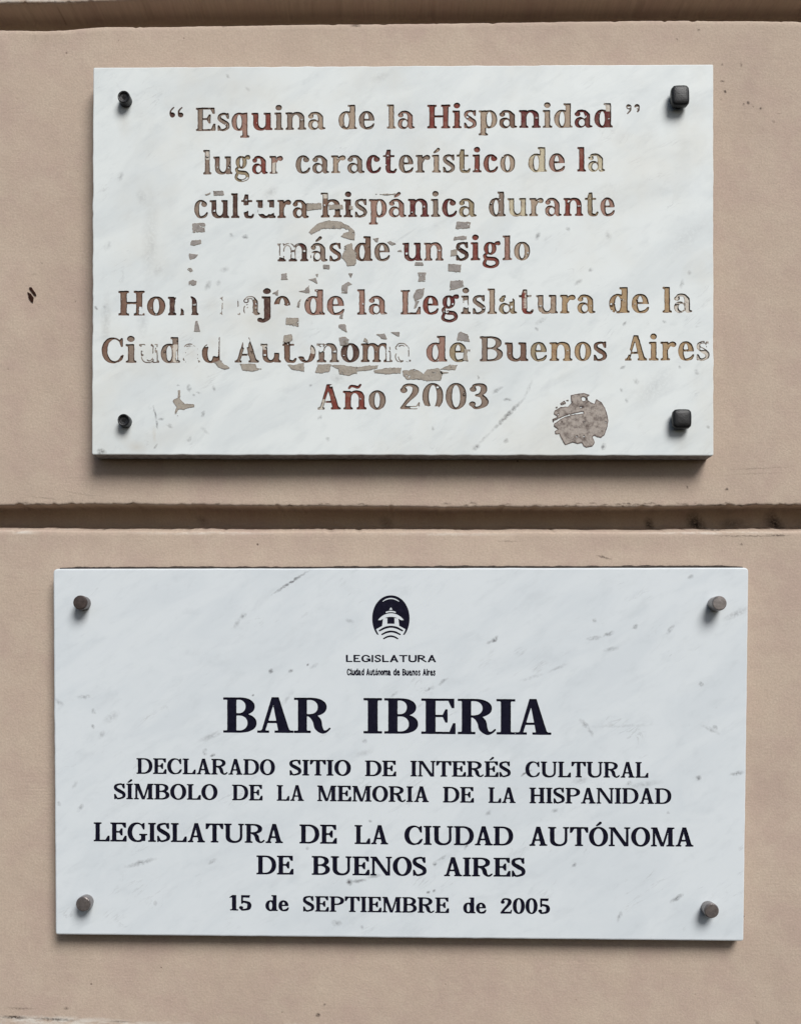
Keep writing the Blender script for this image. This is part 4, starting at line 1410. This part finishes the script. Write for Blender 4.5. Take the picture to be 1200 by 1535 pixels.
# round sticker, half scraped off
zs = lambda pts: z6(800, 570, pts, 8.571)
XX, YY = grid(826, 914, 587, 674, .8)
F = field_polygon(XX, YY, zs([(470, 195), (520, 180), (640, 165), (715, 190), (680, 215), (690, 262), (775, 305), (795, 240), (860, 280), (910, 360), (940, 450), (952, 530), (935, 620), (905, 700), (860, 740), (815, 730), (770, 712), (748, 730), (780, 800),
                                (745, 850), (670, 865), (630, 840), (612, 805), (560, 815), (490, 800), (400, 832), (370, 790), (345, 740), (322, 690), (272, 692), (265, 655), (305, 628), (252, 592), (258, 555), (325, 512), (345, 482), (240, 545), (236, 500), (300, 470), (252, 430), (262, 390), (340, 345), (430, 340), (480, 290)]))
for q in ([(330, 300), (385, 262), (410, 300), (350, 318)], [(275, 345), (300, 335), (300, 358), (280, 360)], [(412, 258), (445, 250), (440, 268)]):
    F = np.maximum(F, field_polygon(XX, YY, zs(q)))
F = np.minimum(F, np.hypot(XX - 874, YY - 598) - 3.2)
sl = field_polygon(XX, YY, zs([(250, 520), (400, 455), (520, 425), (630, 400), (632, 425), (520, 440), (400, 468), (260, 540)]))
F = np.minimum(F, -sl) + .55 * vnoise(XX / 3.0, YY / 3.0, 501, 3)
F = np.minimum(F, 6 * (.62 - vnoise(XX / 5.5, YY / 5.5, 505, 3)))
relief("sticker_residue", XX, YY, F, OLD.Y, .0003, OLD.org, OLD.root, M_STICKER, M_RIM2, 1.3)["label"] = "round grey brown patch of torn sticker residue"

M_IRON = simple("black_iron", (.010, .010, .011), .40, .0, .38, .5, .25, .5)
M_HOLE = simple("dark_socket", (.008, .008, .008), .8, 0, .2)


def socket_bolt(pl, px, py, r, ln, mat, label):
    """cylindrical bolt whose dished end holds a star socket; (px, py) is the visible end's centre"""
    Yh = pl.Y - ln
    c = W(px, py, Yh) - pl.org
    R = r * K * (Yh - CAM_Y) / D
    V, Fc = bolt_mesh([(R * 1.02, ln + .0005), (R * .98, .0016), (R, .0012), (R * .97, .0003), (R * .86, 0), (R * .70, .0002), (R * .62, .0010), (R * .30, .0012)], 28)
    me = mesh_of([Vector(v) + c for v in V], Fc)
    b = link("bolt", me, pl.root, [mat])
    b["label"] = label
    # star-shaped socket, sunk dark recess drawn as a short prism
    n = 16
    P = []
    for i in range(n):
        a = 2 * math.pi * i / n
        q = R * (.40 if i % 4 == 0 else (.20 if i % 4 == 2 else .27))
        P.append((q * math.cos(a + .3), q * math.sin(a + .3)))
    V = [Vector((x, .00095, z)) + c for x, z in P] + [Vector((x, .0014, z)) + c for x, z in P]
    Fc = [tuple(reversed(range(n)))] + [(i, (i + 1) % n, n + (i + 1) % n, n + i) for i in range(n)]
    link("socket", mesh_of(V, Fc), b, [M_HOLE])
    return b


socket_bolt(OLD, 185.5, 144.6, 9.4, .0066, M_IRON, "round black bolt with a hollow end")
socket_bolt(OLD, 185.4, 629.4, 9.4, .0062, M_IRON, "round black bolt with a star socket")


def square_bolt(pl, px, py, w, h, ln, rot, label):
    Yh = pl.Y - ln
    c = W(px, py, Yh) - pl.org
    s = K * (Yh - CAM_Y) / D
    prof = [(1.0, ln * .62), (1.03, ln * .30), (1.0, .0012), (.93, .0005), (.80, .0001), (.50, -.0002), (.12, -.0003)]
    V, Fc = [], []
    m = 24
    for k, y in prof:
        for i in range(m):
            a = 2 * math.pi * (i + .5) / m + math.pi / 4
            e = 5.0 if k > .5 else 3.2      # superellipse: a rounded square
            cx, cz = math.cos(a), math.sin(a)
            r = (abs(cx) ** e + abs(cz) ** e) ** (-1 / e)
            x, z = r * cx * w * .5 * k * s, r * cz * h * .5 * k * s
            V.append(Vector((x * math.cos(rot) - z * math.sin(rot), y, x * math.sin(rot) + z * math.cos(rot))) + c)
    for j in range(len(prof) - 1):
        for i in range(m):
            a, b = j * m + i, j * m + (i + 1) % m
            Fc.append((a, a + m, b + m, b))
    Fc.append(tuple(reversed(range((len(prof) - 1) * m, len(prof) * m))))
    b = link("bolt", mesh_of(V, Fc, smooth=True), pl.root, [M_IRON])
    b["label"] = label
    R = min(w, h) * .47 * s
    V, Fc = bolt_mesh([(R, ln + .0005), (R, ln * .55)], 24)
    link("washer", mesh_of([Vector(v) + c for v in V], Fc), b, [M_IRON])
    return b


square_bolt(OLD, 1019.8, 141.5, 26.5, 30, .0082, .03, "square black bolt head with a domed top, slightly worn")
square_bolt(OLD, 1022.3, 627.0, 28.0, 28.5, .0074, 0, "square black bolt head with a flat cushion top")

# ---------------------------------------------------------------- newer plaque
NEW = Plaque("newer white marble plaque with round metal pins, small emblem and crisp navy lettering", T_NEW,
             [(80, 852.6), (1121.3, 850.8), (1113.8, 1410.8), (83.5, 1401)], [7, 7, 4, 4], .45, 23, 2.2)


def navy():
    nt = NT("navy_letter_paint")
    p = flat(nt, nt.coords())
    n1 = nt.ramp(nt.noise(p, .12, 4, .6), .40, .75)
    col = nt.mix(nt.math('MULTIPLY', n1, .6), (.0032, .0030, .0120), (.011, .010, .024))
    return nt.out(col, .75, nt.bump(nt.noise(p, .4, 3), .4, .0005), spec=.12)


M_NAVY = navy()


def steady(XX, YY, F, wi):
    return F + .16 * vnoise(XX / 4.0, YY / 4.0, 600 + wi, 2) + (.26 if wi < 6 else .06)


carve_lines(NEW, TEXT_NEW, LINES_NEW, .65, .55, .0008, [M_NAVY, M_NAVY], steady, None, None)


def emblem():
    global GXX, GYY
    XX, YY = grid(556.5, 614.5, 891.5, 960, .4, 2)
    GX, GY = GXX, GYY
    GXX, GYY = (XX - 510) * 7.5, -(YY - 870) * 7.5      # work in the enlarged drawing's units, y up
    e = f_ell(567, -430, 210, 262, 2.05)
    body = N_(e, GYY + 608)
    base = f_poly([(396, -552), (478, -508), (655, -508), (736, -552), (730, -700), (400, -700)])
    roof = N_(f_ell(567, -560, 180, 190), -f_ell(567, -600, 190, 190), GYY + 447)
    drum = f_poly([(480, -425), (650, -425), (662, -520), (468, -520)])
    door = U(f_rect(527, -488, 608, -430), f_ell(567, -432, 41, 30))
    lant = f_poly([(548, -330), (586, -330), (567, -303)])
    ring1 = N_(f_ell(567, -520, 165, 178), -f_ell(567, -530, 165, 172), f_rect(510, -372, 622, -330))
    rim = N_(f_ell(567, -430, 175, 235), -f_ell(567, -440, 178, 228), f_rect(470, -240, 672, -180))
    arms = N_(e, -f_ell(567, -430, 186, 262), GYY + 612)
    d = N_(body, -base, -roof, -N_(drum, -door), -lant, -ring1, -(rim - 2))
    d = U(d, arms)
    for (x0, x1, y0, yp, w_) in ((440, 695, 565, 522, 24), (468, 670, 608, 575, 22), (487, 643, 655, 628, 20)):
        d = U(d, f_curve([(x0, -y0, w_ * .8), (x0 * .78 + x1 * .22, -(yp + (y0 - yp) * .32), w_), (x0 * .6 + x1 * .4, -(yp + (y0 - yp) * .04), w_), (567, -yp, w_), (x0 * .4 + x1 * .6, -(yp + (y0 - yp) * .04), w_), (x0 * .22 + x1 * .78, -(yp + (y0 - yp) * .32), w_), (x1, -y0, w_ * .8)]))
    GXX, GYY = GX, GY
    F = d / 7.5 + .1 * vnoise(XX / 3, YY / 3, 9, 2)
    verts, tris, zone = carve(XX, YY, F, .5)
    NEW.cell(XX, YY, verts, tris, zone, .0004)
    V = [NEW.P(x, y) + Vector((0, .0004 * z, 0)) for x, y, z in verts]
    Fc = []
    for f, z in zip(tris, zone):
        if z:
            f = list(f)
            a, b, c = (V[q] for q in f)
            if (b - a).cross(c - a).y > 0:
                f.reverse()
            Fc.append(f)
    used = sorted({q for f in Fc for q in f})
    rm = {q: i for i, q in enumerate(used)}
    o = link("emblem", mesh_of([V[q] for q in used], [[rm[q] for q in f] for f in Fc]), NEW.root, [M_NAVY])
    o["label"] = "small dark oval emblem of a domed building above curved steps"


emblem()
NEW_VEINS = [(405, 893, 465, 854, 2.6, .85), (405, 1006, 405.5, 1005, 4.2, .95), (435, 1006, 436, 1005, 4, .75), (461, 997, 461, 997, 2.4, .9), (466, 1001, 475, 996, 3, .4), (363, 924, 366, 922, 5, .6), (352, 940, 358, 930, 4, .35), (738, 961, 744, 956, 4.0, .85), (729, 964, 737, 961, 3, .4),
             (638, 1036, 648, 1030, 3, .55), (657, 1026, 670, 1017, 3, .55), (880, 958, 900, 955, 4, .45), (905, 953, 918, 948, 3.4, .6), (950, 941, 953, 938, 4, .6), (890, 929, 891, 931, 4, .5), (1000, 948, 1008, 938, 4, .5), (1049, 1025, 1050, 1026, 4, .6), (1033, 866, 1036, 863, 4, .5), (905, 975, 925, 972, 4, .35), (1085, 928, 1120, 912, 6, .35), (870, 1080, 880, 1090, 5, .45), (880, 1090, 888, 1103, 3, .4), (1052, 1088, 1078, 1100, 4, .35), (1070, 1090, 1072, 1091, 4, .55),
             (820, 1008, 850, 995, 3, .3), (780, 1020, 815, 1010, 3, .25), (523, 1322, 524, 1323, 5.5, .95), (528, 1322, 548, 1319, 4, .7), (550, 1316, 570, 1312, 4, .45), (650, 1297, 652, 1294, 3.5, .7), (655, 1290, 668, 1283, 3, .45), (186, 1300, 236, 1287, 4.5, .5), (200, 1295, 222, 1290, 4, .6), (314, 1294, 322, 1289, 4, .45), (781, 1163, 788, 1158, 2.4, .9), (789, 1157, 796, 1155, 2.4, .8), (696, 1272, 703, 1262, 3, .55), (859, 1298, 862, 1295, 3, .65),
             (641, 1338, 642, 1338, 2.6, .9), (650, 1336, 650.5, 1335.5, 2.8, .85), (1005, 1352, 1022, 1341, 4, .65), (925, 1380, 930, 1367, 3.5, .45), (1045, 1167, 1047, 1166, 4.5, .7), (1095, 1161, 1112, 1158, 4, .6), (501, 1383, 508, 1384, 6, .5), (542, 1390, 543, 1391, 4, .35), (379, 1042, 379, 1042, 2.4, .9), (307, 1130, 308, 1129, 3, .6), (317, 1133, 321, 1131, 3, .8), (118, 1215, 124, 1206, 4, .45), (88, 1204, 89, 1205, 4, .5), (140, 1066, 141, 1067, 4, .55), (139, 1088, 140, 1089, 4, .55), (118, 1045, 135, 1044, 4, .4), (85, 1050, 93, 1056, 5, .35), (160, 1080, 175, 1070, 8, .25), (150, 1105, 156, 1097, 5, .3), (300, 1110, 330, 1098, 5, .35), (306, 1127, 308, 1124, 4, .5),
             (730, 1220, 733, 1218, 4, .5), (828, 1216, 834, 1214, 4, .45), (1000, 1218, 1001, 1219, 3, .4), (554, 1231, 555, 1231, 3, .6), (460, 1271, 461, 1272, 3, .4), (586, 1045, 595, 1037, 3, .4), (520, 930, 528, 932, 4, .3), (110, 1180, 115, 1172, 4, .25), (940, 1180, 990, 1172, 6, .25), (860, 1172, 880, 1168, 6, .3), (940, 1175, 944, 1173, 4, .5), (545, 1111, 548, 1111, 3.5, .5), (530, 1133, 560, 1125, 5, .18), (870, 1090, 990, 1086, 3, .18), (420, 1060, 440, 1035, 4, .25)]
NEW_STAINS = [(122, 915, 124, 930, 12, .10), (1072, 918, 1070, 930, 12, .08)]
M_MARBLE_NEW = marble("clean_marble", NEW.org, NEW.Y, (.622, .662, .684), (.555, .600, .630), NEW_VEINS, NEW_STAINS, 310.0, .38)
NEW.build(M_MARBLE_NEW)


def pin_bolt(pl, px, py, r, ln, mat, label):
    Yh = pl.Y - ln
    c = W(px, py, Yh) - pl.org
    R = r * K * (Yh - CAM_Y) / D
    V, Fc = bolt_mesh([(R * 1.0, ln + .0005), (R, ln * .55), (R * 1.03, ln * .5), (R * 1.03, .0011), (R * .98, .0004), (R * .88, 0), (R * .3, -.0001)], 32)
    b = link("bolt", mesh_of([Vector(v) + c for v in V], Fc), pl.root, [mat])
    b["label"] = label
    return b


M_BRONZE = simple("dark_bronze", (.10, .076, .070), .30, .55, .5, .35, .18, .35)
M_STEEL = simple("dull_steel", (.27, .245, .235), .36, .6, .5, .3, .2, .35)
M_MID = simple("aged_steel", (.22, .195, .188), .28, .6, .5, .3, .2, .35)
pin_bolt(NEW, 120.2, 903.2, 10.6, .0096, M_BRONZE, "round pin with a dark bronze end")
pin_bolt(NEW, 1077.8, 904.2, 10.8, .0118, M_STEEL, "round pin with a pale worn steel end")
pin_bolt(NEW, 124.8, 1355.4, 11.0, .0084, M_MID, "round pin with a brownish end, lower row beside the date")
pin_bolt(NEW, 1066.0, 1365.6, 11.0, .0092, M_MID, "round pin with a grey brown end, lower row")

# uneven dark strip along the newer plaque's top edge
M_STRIP = simple("dark_edge_strip", (.050, .040, .034), .9, 0, .2, .5, .3)
xs = np.arange(90, 1113, 1.6)
top = 852.6 + (850.8 - 852.6) * (xs - 80) / 1041 - 1.3
hgt = 1.0 + 1.0 * vnoise(xs / 9.0, xs * 0, 820, 3) + .7 * vnoise(xs / 70.0, xs * 0 + .4, 830, 2) + .5 * (xs > 500) + .35
hgt = np.clip(hgt, .25, 3.2) * np.clip((xs - 90) / 30, 0, 1) * np.clip((1112 - xs) / 30, 0, 1)
V, Fc = [], []
for x, t_, h_ in zip(xs, top, hgt):
    for py, y in ((t_ - h_, -.0004), (t_ - h_ * .8, -.0035), (t_ + 3.5, -.0045), (t_ + 4.5, -.0004)):
        p = W(x, py, y) - NEW.org
        V.append(p)
n4 = len(xs)
for i in range(n4 - 1):
    for j in range(3):
        a = i * 4 + j
        Fc.append((a, a + 1, a + 5, a + 4))
link("top_edge_strip", mesh_of(V, Fc), NEW.root, [M_STRIP])
